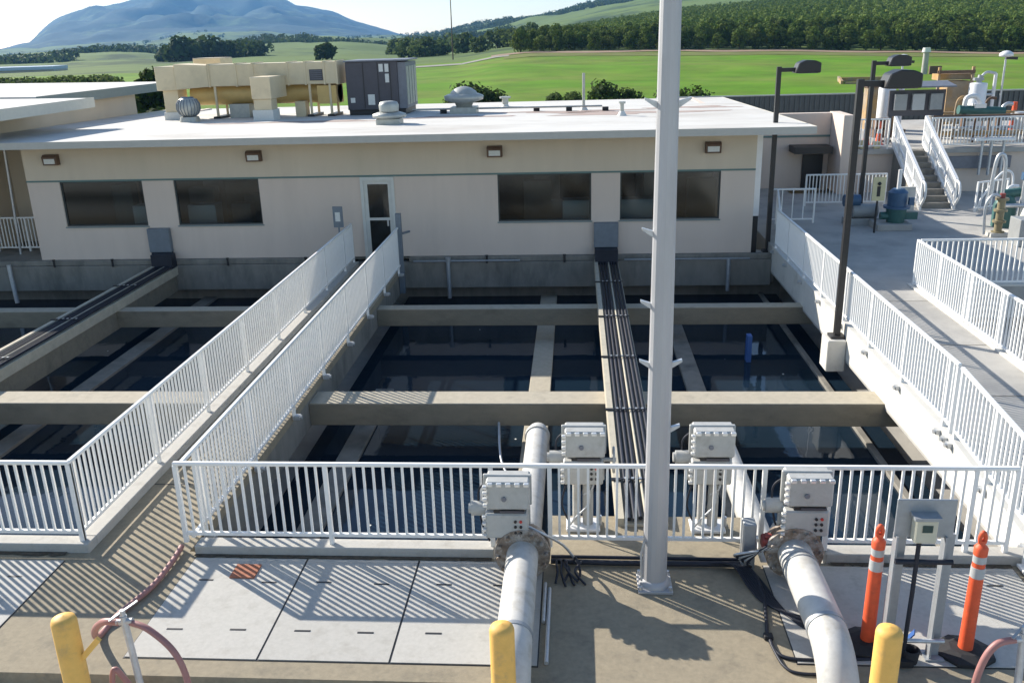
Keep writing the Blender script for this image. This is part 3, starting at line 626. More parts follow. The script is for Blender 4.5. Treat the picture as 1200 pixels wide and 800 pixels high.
actuator(2.50, 8.9, .57, 'grey actuator box on the rusty flange of the right white pipe', wheel=0, motor=-1)
actuator(.09, 9.88, .66, 'grey actuator box on a stem behind the railing left of the tall pole', stem=1)
actuator(1.62, 9.88, .67, 'grey actuator box on a stem behind the railing right of the tall pole', stem=1, wheel=0)

def front_pipe(x, z, r, yb, label):
    t = thing('white_pipe', (x, 8, 0), label, 'pipe', 'large white pipes leaving the basins')
    MB().tube([(x,9.2,z),(x,8.6,z),(x,yb+.02,z)], r, 28).build('straight', 'pipe', t)
    R0 = .62; pts = [(x,yb,z)]+[(x, yb-R0*math.sin(a), z-R0*(1-math.cos(a))) for a in [math.pi/2*k/10 for k in range(1, 11)]]+[(x,yb-R0,-.6)]
    MB().tube(pts, r*1.0, 28).build('elbow', 'pipe', t)
    MB().cyl((x,yb+.03,z),(x,yb-.02,z),r*1.035,n=28).build('weld_band', 'stand', t)
    fl = MB().cyl((x,8.74,z),(x,8.80,z),.315,n=28).cyl((x,8.86,z),(x,8.92,z),.315,n=28).cyl((x,8.8,z),(x,8.86,z),.27,n=28).build('flange', 'rust', t)
    for k in range(12):
        a = 2*math.pi*k/12+.1; MB().cyl((x+.272*math.cos(a),8.69,z+.272*math.sin(a)),(x+.272*math.cos(a),8.97,z+.272*math.sin(a)),.022,n=6).build('flange_bolt', 'rust', fl)
    return t
front_pipe(-.61, .30, .18, 7.28, 'large white pipe crossing the deck left of the tall pole')
p2 = front_pipe(2.39, .36, .185, 7.42, 'large white pipe crossing the deck beside the left orange delineator')
for y in (8.50, 8.44): MB().cyl((2.39,y,.36),(2.39,y-.012,.36),.193,n=28).build('strap', 'stand', p2)
def back_pipe(x, label):
    t = thing('white_pipe', (x, 11.5, -.3), label, 'pipe', 'large white pipes over the water')
    MB().tube([(x,9.1,-.34),(x,11,-.37),(x,13.5,-.42)], .18, 24).build('straight', 'pipe', t)
    f = MB().cyl((x,13.42,-.42),(x,13.5,-.42),.205,n=24).build('flange', 'pipe', t)
    pts = [(x,13.5,-.42)]+[(x,13.5+.4*math.sin(a),-.42-.4*(1-math.cos(a))) for a in [math.pi/2*k/8 for k in range(1, 9)]]+[(x,13.9,-1.4)]
    MB().tube(pts, .18, 24).build('elbow', 'pipe', t)
back_pipe(-.64, 'large white pipe over the water behind the left actuator')
back_pipe(2.33, 'large white pipe over the water behind the right actuator')
solo('drain_hose', MB().tube(spline([(-1.35,14.3,-.55),(-1.25,13.5,-.9),(-.95,12.9,-1.0),(-.66,12.7,-.5)]), .022, 6), 'galv', 'thin pale hose hanging from the sunlit beam to the left back pipe', 'hose')

# conduits and cables on the deck
solo('floor_conduit', MB().tube([(-.3,9.02,.05),(.4,9.0,.05),(1.2,9.0,.05),(2.0,9.0,.06)], .032, 8).tube([(-.3,9.1,.06),(2.0,9.1,.05)], .022, 8), 'conduit', 'dark conduit lying along the deck under the long railing', 'conduit')
solo('side_conduit', MB().tube([(-.30,8.5,.03),(-.30,7.25,.03)], .022, 8).tube([(-.35,8.6,.03),(-.35,7.9,.03)], .02, 8), 'galv', 'thin grey conduit on the deck along the left white pipe', 'conduit')
def cable(pts, label, r=.016, grp='black cables by the right white pipe', m='conduit'):
    return solo('cable', MB().tube(spline(pts), r, 7), m, label, 'cable', grp)
cable([(1.75,9.0,.06),(1.95,8.85,.08),(2.02,8.5,.02),(1.96,8.0,.016),(1.93,7.75,.016),(2.0,7.45,.016),(2.35,7.40,.016),(2.9,7.44,.016)], 'long black cable bending at a square corner to run along the deck front', .020)
cable([(1.93,7.62,.02),(1.99,7.3,.016),(2.15,7.2,.016),(2.6,7.22,.016)], 'black cable closest to the deck front edge by the right pipe', .016)
for k in range(8):
    o = k*.055; cable([(1.5+o,9.0,.06),(1.74+o*.6,8.85,.14-.01*k),(1.88+o*.5,8.6,.03),(1.98+o*.45,8.35-o*.15,.016),(2.2+o*.2,8.15-o*.5,.016),(2.5,8.05-o*.8,.016)],
          'one of the thin black cables fanning over the deck to the right white pipe', .012)
for k in range(6):
    cable([(2.0,8.95,.05+.02*k),(1.9-.03*k,8.8,.2+.02*k),(2.05+.02*k,8.75,.42),(2.3,8.82,.5)], 'one of the grey cables looping up to the right rusty flange', .014, 'grey cables at the right flange', 'galv' if k % 2 else 'conduit')
for k in range(7):
    x = -.27+.045*k
    j = random.Random(k); e = lambda: j.uniform(-.07, .07)
    cable([(x+e(),9.02,.05),(x+e(),8.9+e()*.5,.13+e()*.5),(x+e()+.05,8.74+e(),.08+e()*.5),(x+e()+.06,8.62+e(),.02)], 'one of the short black cable ends bunched beside the left flange', .014, 'black cable ends by the left flange')
cable([(-.55,8.86,.6),(-.35,8.84,.5),(-.15,8.95,.3),(.0,9.0,.06)], 'grey cable sloping from the left actuator down to the floor conduit', .016, None, 'galv')
solo('valve_rag', MB().box(2.05, 2.15, 8.78, 8.95, .36, .50).box(2.07,2.17,8.8,8.9,.502,.54), 'redbox', 'dark red box mounted at the left of the right rusty flange', 'box', None, .02)
solo('junction_box', MB().box(1.86, 2.0, 8.9, 9.08, .0, .62), 'stand', 'grey upright junction post left of the right rusty flange', 'box', None, .01)
solo('cable_end', MB().box(1.88, 1.97, 7.70, 7.78, .0, .05), 'rubber', 'small black plug on the deck beside the bent cable', 'plug', None, .008)

# ================================================================== FOREGROUND OBJECTS
def bollard(x, y, top, label, br=0):
    t = thing('bollard', (x, y, -.16), label, 'bollard', 'yellow bollards at the deck edge')
    MB().lathe((x,y,0), [(.105,-.16),(.105,top-.05),(.095,top-.02),(.06,top),(.0,top+.012)], 20).build('post', 'yellow', t)
    if br: MB().bar((x+.1,y,top-.42),(x+.28,y,top-.22),.03,.05).build('bracket', 'yellow', t)
bollard(-4.38, 6.2, 1.24, 'yellow bollard beside the hose pipe at the lower left', 1)
bollard(-.62, 6.2, 1.24, 'yellow bollard in front of the left white pipe')
bollard(2.49, 6.2, 1.28, 'yellow bollard in front of the instrument stand')
def delineator(x, y, label, rot):
    t = thing('delineator_post', (x, y, 0), label, 'delineator', 'orange delineator posts')
    b = MB(); n = 8; R0 = .25
    ring = lambda r, z: [(x+r*math.cos(2*math.pi*(k+rot)/n)*1.12, y+r*math.sin(2*math.pi*(k+rot)/n), z) for k in range(n)]
    vs = ring(R0, .013)+ring(R0, .045)+ring(R0*.55, .085)
    b.add(vs, [(i*n+k, i*n+(k+1) % n, (i+1)*n+(k+1) % n, (i+1)*n+k) for i in range(2) for k in range(n)]+[tuple(range(n)), tuple(range(2*n, 3*n))])
    b.build('base', 'rubber', t)
    p = MB().lathe((x,y,0), [(.068,.08),(.066,.3),(.062,.9),(.055,1.1),(.055,1.12)], 20).build('post', 'orange', t)
    for z in (.88, 1.04):
        r = .0645 if z < 1 else .0605
        MB().lathe((x,y,0), [(r,z),(r-.001,z+.11)], 20).build('band', 'band', p)
    MB().lathe((x,y,0), [(.062,1.115),(.064,1.19),(.045,1.215),(.03,1.225),(.03,1.27)], 20).build('collar', 'orange', t)
    MB().tube(spline([(x-.018,y,1.24),(x-.024,y,1.30),(x,y,1.35),(x+.024,y,1.30),(x+.018,y,1.24)]), .021, 8).build('handle', 'orange', t)
delineator(2.87, 7.66, 'orange delineator post between the white pipe and instrument stand', .2)
delineator(3.77, 7.56, 'orange delineator post right of the instrument stand on open black base', .3)
t = thing('instrument_stand', (3.22, 7.5, 0), 'grey steel stand with back panel and small meter between the orange posts', 'stand')
for x in (3.0, 3.44):
    MB().box(x-.055, x+.055, 7.5, 7.54, .0, 1.36).build('leg', 'stand', t)
    MB().box(x-.055, x-.035, 7.44, 7.4985, .0, 1.36).build('leg_lip', 'stand', t)
    MB().box(x-.09, x+.09, 7.42, 7.58, .0135, .03).build('foot', 'stand', t)
MB().box(2.93, 3.46, 7.475, 7.4985, 1.34, 1.73).build('back_panel', 'stand', t, .004)
MB().cyl((2.95,7.43,1.11),(3.47,7.43,1.11),.026,n=8).build('crossbar', 'conduit', t)
MB().cyl((2.98,7.43,.24),(3.5,7.43,.24),.022,n=8).build('crossbar', 'galv', t)
mt = MB().box(3.07, 3.27, 7.36, 7.474, 1.34, 1.58).build('meter', 'cream_plastic', t, .012)
MB().box(3.05, 3.29, 7.34, 7.474, 1.582, 1.61).build('meter_hood', 'stand', mt)
MB().box(3.13, 3.22, 7.352, 7.3595, 1.46, 1.53).build('meter_screen', 'lcd', mt)
MB().tube([(3.14,7.42,1.34),(3.14,7.42,.8),(3.13,7.42,.02)], .022, 8).build('drop_conduit', 'conduit', t)
MB().box(3.06, 3.2, 7.32, 7.47, .0135, .08).build('foot_block', 'rubber', t)
solo('blue_sheet', MB().bar((3.2,7.66,.02),(3.3,7.62,.2),.09,.012), 'blue', 'small blue plastic piece leaning behind the instrument stand legs', 'plastic piece')
solo('black_bucket', MB().lathe((3.2,7.42,.013), [(.07,0),(.085,.14),(.07,.142),(.06,.02)], 14), 'rubber', 'small black cup at the foot of the instrument stand', 'cup')
def hose_bib(x, y, label, side):
    t = thing('hose_bib', (x, y, -.16), label, 'hose tap', 'hose taps at the deck edge')
    MB().cyl((x+.06,y,-.16),(x,y,1.0),.032,n=10).build('riser', 'galv', t)
    MB().cyl((x-.07,y,.93),(x+.08,y,.95),.03,n=8).build('tee', 'galv', t)
    MB().bar((x-.11,y-.05,.98),(x+.10,y+.1,1.09),.022,.012).build('lever', 'stand', t)
    MB().cyl((x,y,1.0),(x,y,1.06),.025,n=8).build('stem', 'galv', t)
hose_bib(-4.06, 6.55, 'galvanised hose tap with lever beside the left yellow bollard', 1)
hose_bib(3.72, 6.55, 'galvanised hose tap at the lower right corner', -1)
solo('red_hose', MB().tube(spline([(-4.80,9.22,.06),(-4.78,8.9,.05),(-4.8,8.4,.04),(-4.93,7.9,.04),(-4.95,7.5,.05),(-4.65,7.0,.5),(-4.3,6.62,.88),(-4.1,6.55,.93)]), .033, 10), 'hose', 'dusty red hose lying from the walkway foot to the left hose tap', 'hose')
solo('red_hose', MB().tube(spline([(-4.0,6.55,.93),(-3.82,6.5,.9),(-3.6,6.45,.72),(-3.5,6.42,.45),(-3.5,6.4,.1),(-3.6,6.38,-.12)]), .029, 10), 'hose', 'red hose arching from the left hose tap down off the deck edge', 'hose')
solo('red_hose', MB().tube(spline([(-4.1,6.5,.3),(-4.18,6.45,.5),(-4.22,6.45,.2),(-4.0,6.4,-.1)]), .026, 10), 'hose', 'short pale red hose curl between left bollard and its tap', 'hose')
solo('red_hose', MB().tube(spline([(3.66,6.55,.93),(3.5,6.52,.9),(3.4,6.5,.72),(3.36,6.48,.4),(3.42,6.45,-.1)]), .030, 10), 'hose', 'red hose arching from the right hose tap off the deck edge', 'hose')
solo('grating', MB().box(4.95, 5.17, 8.0, 9.1, .02, .05).box(5.0,5.02,8.0,9.1,.052,.25).box(5.1,5.12,8.0,9.1,.052,.25), 'rail_white', 'white metal grating strip at the right edge by the kerb end', 'grating')

# ================================================================== RIGHT YARD AND PLATFORM
t = thing('wing_building', (7, 33, .4), 'beige low building behind the first lamp pole', 'building')
MB().box(4.9, 9.0, 33.0, 33.3, .3, 3.02).box(4.9, 9.0, 33.3, 38, .3, 1.8).build('wall', 'stucco', t)
MB().box(4.9, 9.0, 32.98, 32.998, 2.2, 2.27).build('trim_band', 'teal', t)
MB().box(8.1, 8.8, 32.9, 32.995, .4, 1.6).build('door', 'black', t)
MB().prism([(7.6,1.72),(8.9,1.72),(8.9,1.95),(7.6,1.95)], 'y', 32.1, 32.98).build('awning', 'black', t)
MB().prism([(31.5,.4),(33.3,.4),(33.3,3.05),(31.5,3.05)], 'x', 9.01, 9.36).build('wing_wall', 'stucco', t, .01)
t = thing('platform', (18, 32, .4), 'raised concrete platform reached by white railed steps', 'platform')
MB().box(9.37, 40, 31.8, 42, .3, 1.72).build('retaining_wall', 'stucco', t)
MB().box(9.37, 40, 31.68, 42, 1.723, 1.88).build('deck_slab', 'yard', t)
t = thing('steps', (11.2, 30, .4), 'flight of grey concrete steps between white rails up to the platform', 'steps')
n = 9
for k in range(n):
    z1 = .4+(1.86-.4)*(k+1)/(n+.0); y = 28.7+k*.33
    MB().box(10.80, 11.72, y, 31.67, z1-.165, z1-.002).build('step', 'wallconc', t)
def stair_rail(x, label):
    t = thing('stair_rail', (x, 30, .4), label, 'stair rail', 'white rails of the platform steps')
    a, b = Vector((x,28.5,1.3)), Vector((x+.12,31.9,2.92))
    MB().bar(a, b, .09, .09).build('top_rail', 'rail_white', t)
    MB().bar(a-Vector((0,0,.5)), b-Vector((0,0,.5)), .07, .07).build('middle_rail', 'rail_white', t)
    MB().bar(a-Vector((0,0,.85)), b-Vector((0,0,.85)), .08, .12).build('stringer', 'rail_white', t)
    for k in range(5):
        p = a.lerp(b, k/4); MB().bar(p-Vector((0,0,.9)), p, .07, .07, up=(0,1,0)).build('post', 'rail_white', t)
    q = MB()
    for k in range(1, 34):
        p = a.lerp(b, k/34); q.bar(p-Vector((0,0,.85)), p, .022, .022, up=(0,1,0))
    q.build('baluster_panel', 'rail_white', t)
    MB().tube(spline([a, a+Vector((0,-.25,-.1)), a+Vector((0,-.3,-.45)), a+Vector((0,-.05,-.75))]), .04, 8).build('rail_loop', 'rail_white', t)
stair_rail(10.70, 'white stair rail on the left of the platform steps'); stair_rail(11.72, 'white stair rail on the right of the platform steps')
railing('railing', 'white railing on the platform edge left of the steps', (9.45, 31.75, 1.88), (10.6, 31.75, 1.88), h=1.0, posts=[0, 1.15])
railing('railing', 'white railing on the platform edge right of the steps', (12.0, 31.75, 1.88), (22.0, 31.75, 1.88), h=1.0, posts=[0, 2, 4, 6, 8, 10])
railing('railing', 'shaded white railing on the yard below the beige building', (7.4, 29.4, .4), (9.9, 29.4, .4), h=1.0, posts=[0, 1.3, 2.5])
railing('railing', 'small white railing end panel behind the first lamp pole', (5.75, 26.7, .4), (7.0, 26.7, .4), h=1.0, posts=[0, 1.25], sp=.3)
railing('railing', 'short white railing at the corner of the white basin wall', (5.3, 23.5, .4), (5.9, 26.6, .4), h=1.0, posts=[0, 1.6, 3.15])
railing('railing', 'small sunlit white railing at the foot of the steps on the right', (12.15, 28.0, .4), (13.3, 28.6, .4), h=.9, m='rail_white', posts=[0, .65, 1.29], sp=.2)
solo('loop_rail', MB().tube(spline([(12.3,28.2,.4),(12.4,28.2,.8),(12.9,28.3,1.5),(13.2,28.3,1.55),(13.3,28.3,1.2),(13.25,28.3,.4)]), .035, 8), 'rail_white', 'white looped handrail right of the steps', 'handrail')
solo('low_screen', MB().box(9.95, 10.45, 28.3, 28.36, .4, 1.15), 'white_conc', 'pale low panel left of the foot of the steps', 'panel')
# pumps
t = thing('blue_pump', (8.95, 25.8, .4), 'blue vertical pump on a concrete pad behind the second lamp pole', 'pump')
MB().box(8.45, 9.4, 25.4, 26.2, .4, .58).build('pad', 'yard', t, .01)
MB().cyl((9.05,25.8,.58),(9.05,25.8,.98),.24,.28,n=18).box(9.28,9.62,25.7,25.9,.66,.86).cyl((8.62,25.8,.76),(9.0,25.8,.76),.11,n=12).build('casing', 'greenvalve', t)
MB().cyl((9.05,25.8,.98),(9.05,25.8,1.04),.36,n=18).cyl((9.05,25.8,1.04),(9.05,25.8,1.42),.26,n=18).cyl((9.05,25.8,1.42),(9.05,25.8,1.52),.27,.16,n=18).build('motor', 'bluemotor', t)
MB().cyl((9.05,25.8,1.5),(9.05,25.8,2.05),.055,n=10).build('riser', 'vessel', t)
MB().box(9.28, 9.42, 25.5, 25.62, 1.1, 1.3).build('terminal_box', 'bluemotor', t)
t = thing('horizontal_pump', (8.35, 26.4, .4), 'grey horizontal pump with blue motor end left of the blue pump', 'pump')
MB().cyl((8.0,26.4,.8),(8.7,26.4,.8),.2,n=16).build('casing', 'grey_panel', t)
MB().cyl((7.75,26.4,1.1),(8.2,26.4,1.1),.17,n=16).build('motor', 'bluemotor', t)
MB().box(7.8, 8.75, 26.2, 26.6, .4, .6).build('base', 'grey_panel', t)
t = thing('notice_sign', (8.3, 25.2, .4), 'pale yellow notice with a dark figure on a thin post', 'sign')
MB().cyl((8.3,25.2,.4),(8.3,25.2,1.95),.03,n=8).build('post', 'black', t)
MB().box(8.13, 8.47, 25.15, 25.165, 1.3, 1.95).build('board', 'yellowsign', t)
MB().lathe((8.3,25.14,1.72), [(.02,0),(.06,.05),(.02,.1)], 8).box(8.25, 8.34, 25.14, 25.149, 1.42, 1.70).build('figure', 'black', t)
# valve assembly at the right edge
t = thing('valve_manifold', (11.4, 24.6, .4), 'yellow green valve column with pale pipes at the right edge of the yard', 'valve')
MB().cyl((11.35,24.6,.5),(11.35,24.6,1.4),.1,n=12).build('column', 'yvalve', t)
for z in (.5, .8, 1.1, 1.4): MB().cyl((11.35,24.6,z-.03),(11.35,24.6,z+.03),.17,n=12).build('flange', 'yvalve', t)
MB().cyl((11.35,24.6,1.43),(11.35,24.6,1.55),.07,n=10).build('cap', 'redbox', t)
MB().box(11.1, 11.9, 24.4, 24.9, .4, .5).build('base', 'white_conc', t)
MB().tube(spline([(11.0,24.6,.45),(10.95,24.6,1.2),(11.1,24.6,1.5),(11.35,24.6,1.45)]), .04, 8).build('bypass_pipe', 'galv', t)
t = thing('pipe_loop', (11.9, 25.4, .4), 'pale steel pipe loop standing behind the yellow green valve', 'pipe')
MB().tube(spline([(11.45,25.6,1.1),(11.5,25.6,2.2),(11.62,25.6,2.45),(11.76,25.6,2.2),(11.8,25.6,1.0)]), .05, 10).build('loop', 'galv', t)
MB().tube([(12.35,25.6,.5),(12.35,25.6,2.9)], .05, 10).build('riser', 'galv', t)
MB().tube([(11.7,25.5,1.05),(12.5,25.5,1.05)], .06, 10).build('header', 'galv', t)
MB().box(12.25, 12.42, 25.5, 25.65, 1.75, 1.95).build('gauge_box', 'bluemotor', t)
t = thing('green_pump', (12.1, 25.9, .4), 'dark green pump under the pale pipe loop', 'pump')
MB().lathe((12.05,25.9,.4), [(.3,0),(.3,.6),(.22,.8),(.1,.9)], 16).build('body', 'greenvalve', t)
MB().cyl((11.9,25.9,1.3),(12.4,25.9,1.35),.13,n=12).build('motor', 'greenvalve', t)
solo('ball_tank', MB().lathe((12.35,24.6,.45), [(.1,0),(.35,.12),(.45,.4),(.38,.65),(.2,.8),(.05,.85)], 20), 'white_conc', 'white rounded tank at the right edge of the yard', 'tank')
t = thing('grey_cabinet', (11.8, 23.5, .4), 'plain grey cabinet at the right edge behind the lower yard railing', 'cabinet')
MB().box(11.25, 12.4, 23.2, 23.8, .4, 1.1).build('body', 'grey_panel', t, .01)
MB().box(11.83, 11.85, 23.19, 23.199, .45, 1.05).build('door_seam', 'black', t)
# things on the platform
t = thing('switchboard', (11.9, 33, 1.88), 'dark frame with three grey panels under a sloping canopy on the platform', 'switchboard')
MB().box(10.95, 12.85, 33.1, 33.2, 2.85, 3.72).build('frame', 'rtu', t)
for x in (11.05, 12.75): MB().box(x-.05, x+.05, 33.08, 33.22, 1.88, 2.85).build('leg', 'rtu', t)
for k in range(3): MB().box(11.1+k*.6, 11.52+k*.6, 32.95, 33.09, 3.05, 3.6).build('panel_box', 'grey_panel' if k != 1 else 'band', t, .01)
MB().prism([(32.6,3.82),(33.5,3.95),(33.5,4.0),(32.6,3.87)], 'x', 10.85, 13.0).build('canopy', 'rtu_side', t)
def vessel(x, y, r, z0, z1, label, m='vessel', light=True):
    t = thing('white_vessel', (x, y, z0), label, 'vessel', 'white vessels on the platform')
    MB().lathe((x,y,0), [(r,z0),(r,z1-.03),(r*.93,z1),(r*.3,z1+.03)], 20).build('shell', m, t)
    MB().tube([(x+r+.28,y,z0),(x+r+.28,y,z1+.35)], .07, 8).build('side_pipe', m, t)
    for q in (.3, .75): MB().cyl((x+r*.9,y,z0+(z1-z0)*q),(x+r+.28,y,z0+(z1-z0)*q),.05,n=8).build('cross_pipe', 'galv', t)
    MB().cyl((x,y,z1),(x+.05,y,z1+.3),.10,n=10).box(x-.2,x+.15,y-.1,y+.1,z1+.1,z1+.2).build('top_valve', 'stand', t)
    MB().tube(spline([(x+.05,y,z1+.2),(x+.25,y,z1+.4),(x+r+.28,y,z1+.35)]), .05, 8).build('top_pipe', 'galv', t)
vessel(12.45, 38, .33, 1.88, 3.6, 'white vessel behind the nearest lamp head on the platform')
vessel(15.75, 37.5, .33, 1.88, 3.65, 'white vessel at the right of the tan clad tower')
def domelight(x, y, z0, z, label):
    t = thing('dome_lamp', (x, y, z0), label, 'lamp', 'domed lamps on the platform')
    MB().cyl((x,y,z0),(x,y,z),.04,n=8).build('post', 'galv', t)
    MB().lathe((x,y,z), [(.1,0),(.26,.03),(.24,.14),(.12,.22),(.02,.24)], 16).build('dome', 'vessel', t)
    MB().bar((x,y,z-.03),(x+.42,y,z-.06),.14,.1).build('head', 'black', t)
domelight(12.95, 38, 2.02, 4.55, 'domed lamp above the left white vessel'); domelight(16.65, 37.5, 2.02, 4.6, 'domed lamp above the right white vessel')
t = thing('tan_tower', (15.2, 38.5, 2.02), 'tan clad box tower with open top frame behind the panels', 'tower')
MB().box(14.85, 15.75, 38.2, 39.2, 2.02, 3.7).build('shell', 'tan', t)
for x in (14.5, 15.8): MB().box(x-.05, x+.05, 38.2, 38.3, 2.02, 4.25).build('post', 'tan', t)
MB().box(14.45, 15.85, 38.15, 38.35, 4.0, 4.12).build('beam', 'brown', t); MB().box(14.5, 15.8, 38.4, 39.0, 3.75, 3.98).build('deck', 'tan', t)
t = thing('tan_tower', (11.55, 37, 2.02), 'narrow tan cladding panel between two lamp poles', 'tower')
MB().box(11.4, 11.8, 37.0, 37.5, 2.02, 3.6).build('shell', 'tan', t); MB().box(11.35, 11.85, 36.95, 37.55, 3.6, 3.66).build('cap', 'brown', t)
t = thing('teal_machine', (14.6, 34, 2.02), 'dark teal horizontal machine on a frame behind the platform rail', 'machine')
MB().cyl((13.7,34,2.95),(15.3,34,2.85),.16,n=14).build('barrel', 'greenvalve', t)
for x in (13.9, 15.1): MB().box(x-.06, x+.06, 33.9, 34.1, 2.02, 2.8).build('leg', 'brown', t)
MB().tube(spline([(13.9,34,3.05),(13.95,34,3.35),(14.25,34,3.4),(14.5,34,3.1)]), .09, 8).build('hose', 'vessel', t)
MB().box(14.2, 14.6, 33.85, 34.15, 3.0, 3.15).build('cover', 'vessel', t)
t = thing('pipe_rack', (14, 32.6, 1.88), 'brown rusty pipe rack running along the platform behind its rail', 'pipe rack')
MB().box(12.4, 21.5, 32.6, 32.75, 2.78, 2.88).build('beam', 'brown', t)
for k in range(6): MB().box(12.6+k*1.6, 12.7+k*1.6, 32.6, 32.75, 1.88, 2.78).build('post', 'brown', t)
MB().tube([(12.4,32.4,2.3),(21.5,32.4,2.3)], .08, 8).build('pipe', 'tan', t)
t = thing('pipe_bracket', (13.0, 28.7, 1.2), 'grey steel bracket with pipes hung on the platform wall', 'bracket')
MB().box(13.3, 14.6, 31.3, 31.6, 2.15, 2.22).build('shelf', 'rail', t)
for x in (13.6, 13.9, 14.3): MB().cyl((x,31.45,1.0),(x,31.45,2.15),.05,n=8).build('pipe', 'galv', t)
MB().box(12.3, 14.7, 31.65, 31.79, 1.2, 1.6).build('backing', 'rtu_side', t)
t = thing('skid_pump', (11.2, 34, 2.02), 'brown cluttered pump skid seen between the tops of the stair rails', 'pump')
MB().box(10.8, 11.9, 33.9, 34.6, 2.02, 2.3).build('skid', 'brown', t); MB().cyl((10.9,34.2,2.5),(11.4,34.2,2.5),.2,n=12).build('motor', 'brown', t); MB().cyl((11.5,34.2,2.3),(11.5,34.2,2.9),.12,n=10).build('valve', 'tan', t)
t = thing('pipe_cluster', (15.5, 33.6, 1.88), 'tangle of grey and tan pipes behind the platform railing', 'pipes')
pr = random.Random(21)
for k in range(16):
    x = 13.2+k*.42+pr.uniform(-.1,.1); y = 33.2+pr.uniform(0,2.2); h = pr.uniform(.5,1.5); m = pr.choice(['galv','tan','grey_panel','pipe','brown','galv'])
    if k % 3: MB().tube(spline([(x,y,1.88),(x,y,1.88+h*.8),(x+.12,y,1.88+h),(x+.35,y,1.88+h)]), pr.uniform(.035,.07), 8).build('pipe', m, t)
    else: MB().cyl((x,y,1.88),(x,y,1.88+h*.7),pr.uniform(.1,.2),n=12).cyl((x,y,1.88+h*.7),(x,y,1.88+h*.75),.22,n=12).build('valve_body', m, t)
for k in range(4): MB().tube([(13.0,33.4+k*.5,2.1+.22*k),(20.5,33.4+k*.5,2.1+.22*k)], .05, 8).build('header', pr.choice(['galv','tan','grey_panel']), t)
t = thing('pipe_cluster', (12.6, 26.6, .4), 'group of pale grey pipes and valves at the right edge below the steps', 'pipes')
for k in range(7):
    x = 12.45+.22*k; y = 26.4+pr.uniform(-.3,.5); h = pr.uniform(.6,1.7)
    MB().tube(spline([(x,y,.4),(x,y,.4+h*.8),(x+.1,y,.4+h),(x+.3,y,.4+h)]), pr.uniform(.035,.06), 8).build('pipe', pr.choice(['galv','vessel','grey_panel']), t)
    MB().cyl((x,y,.4),(x,y,.55),.12,n=10).build('flange', 'grey_panel', t)
CN = 'orange cones on the platform'
def cone(x, y, label, z=1.88, h=.8):
    t = thing('traffic_cone', (x, y, z), label, 'traffic cone', CN)
    MB().box(x-.17, x+.17, y-.17, y+.17, z, z+.04).build('base', 'red', t)
    MB().cyl((x,y,z+.04),(x,y,z+h),.13,.03,n=12).build('cone', 'orange', t)
    MB().cyl((x,y,z+h*.5),(x,y,z+h*.7),.088,.062,n=12).build('band', 'band', t)
cone(9.75, 32.6, 'orange cone at the left end of the platform', h=.8); cone(10.2, 32.8, 'orange cone beside the cone at the platform left end')
cone(10.7, 33.0, 'orange cone next to the left stair rail')
def barrier_post(x, y, label):
    t = thing('channeliser', (x, y, 2.02), label, 'channeliser', 'orange channelisers at the fence')
    MB().cyl((x,y,2.02),(x,y,3.1),.11,.08,n=12).build('post', 'orange', t); MB().cyl((x,y,2.5),(x,y,2.75),.105,.097,n=12).build('band', 'band', t)
barrier_post(16.1, 35, 'orange channeliser standing alone near the dark fence'); barrier_post(16.75, 35, 'orange channeliser at the right edge of the view on the platform')
solo('storage_box', MB().box(9.75, 10.0, 31.9, 32.15, 1.88, 2.16), 'yellowsign', 'pale box at the platform edge, left one of two', 'box', None, .01)
solo('storage_box', MB().box(10.2, 10.42, 31.9, 32.1, 1.88, 2.12), 'yellowsign', 'pale box at the platform edge nearer the steps', 'box', None, .01)
# dark fence behind
t = thing('metal_fence', (10, 46, 0), 'dark corrugated metal fence behind the beige building', 'fence')
b = MB(); b.box(4, 40, 46, 46.06, 0, 2.78); b.build('sheet', 'darkfence', t)
b = MB()
for k in range(150): b.box(4+k*.24, 4.08+k*.24, 45.95, 45.998, .1, 2.74)
b.build('ribs', 'darkfence', t)
MB().box(4, 40, 45.9, 46.1, 2.785, 2.84).build('cap', 'stand', t)

# ================================================================== LAND
from mathutils import noise as NZ
ROWS = [
 (42, None, -.6), (85, None, .15),
 (200, [(-350,98),(0,91),(150,86),(300,82),(400,79),(480,76),(540,73),(580,65),(620,61),(700,60),(800,59),(900,59),(1000,60),(1100,61),(1200,62),(1560,64)]),
 (600, [(-350,90),(0,81),(90,75),(150,71),(200,73),(300,64),(400,60),(480,62),(560,55),(620,45),(700,31),(800,15),(900,6),(1000,-1),(1100,-6),(1200,-10),(1560,-15)]),
 (1000, [(-350,82),(0,73),(60,71),(120,64),(170,60),(205,63),(250,55),(310,49),(350,47),(400,48),(450,51),(500,52),(560,46),(620,31),(700,13),(760,2),(800,-5),(900,-16),(1000,-20),(1200,-30),(1560,-40)]),
 (1800, [(-350,78),(0,72),(60,68),(150,62),(300,57),(400,53),(480,46),(520,40),(560,31),(580,27),(620,20),(660,13),(700,5),(740,0),(800,-16),(900,-26),(1200,-40),(1560,-45)]),
 (2700, [(-350,70),(0,66),(60,58),(110,57),(150,50),(210,43),(260,47),(320,42),(380,46),(430,46),(480,44),(560,36),(620,30),(700,20),(800,5),(1560,-20)]),
 (3600, [(-350,64),(0,60),(40,54),(60,48),(120,42),(200,36),(300,34),(380,38),(430,42),(480,44),(520,42),(620,38),(800,20),(1560,0)]),
 (5600, [(-350,62),(-100,60),(0,58),(36,50),(48,39),(66,25),(88,14),(112,7),(150,2),(170,-6),(220,-12),(300,-12),(332,-6),(352,4),(390,11),(420,23),(445,33),(470,41),(500,43),(530,39),(600,36),(800,30),(1560,10)]),
 (6250, None, 0.0)]
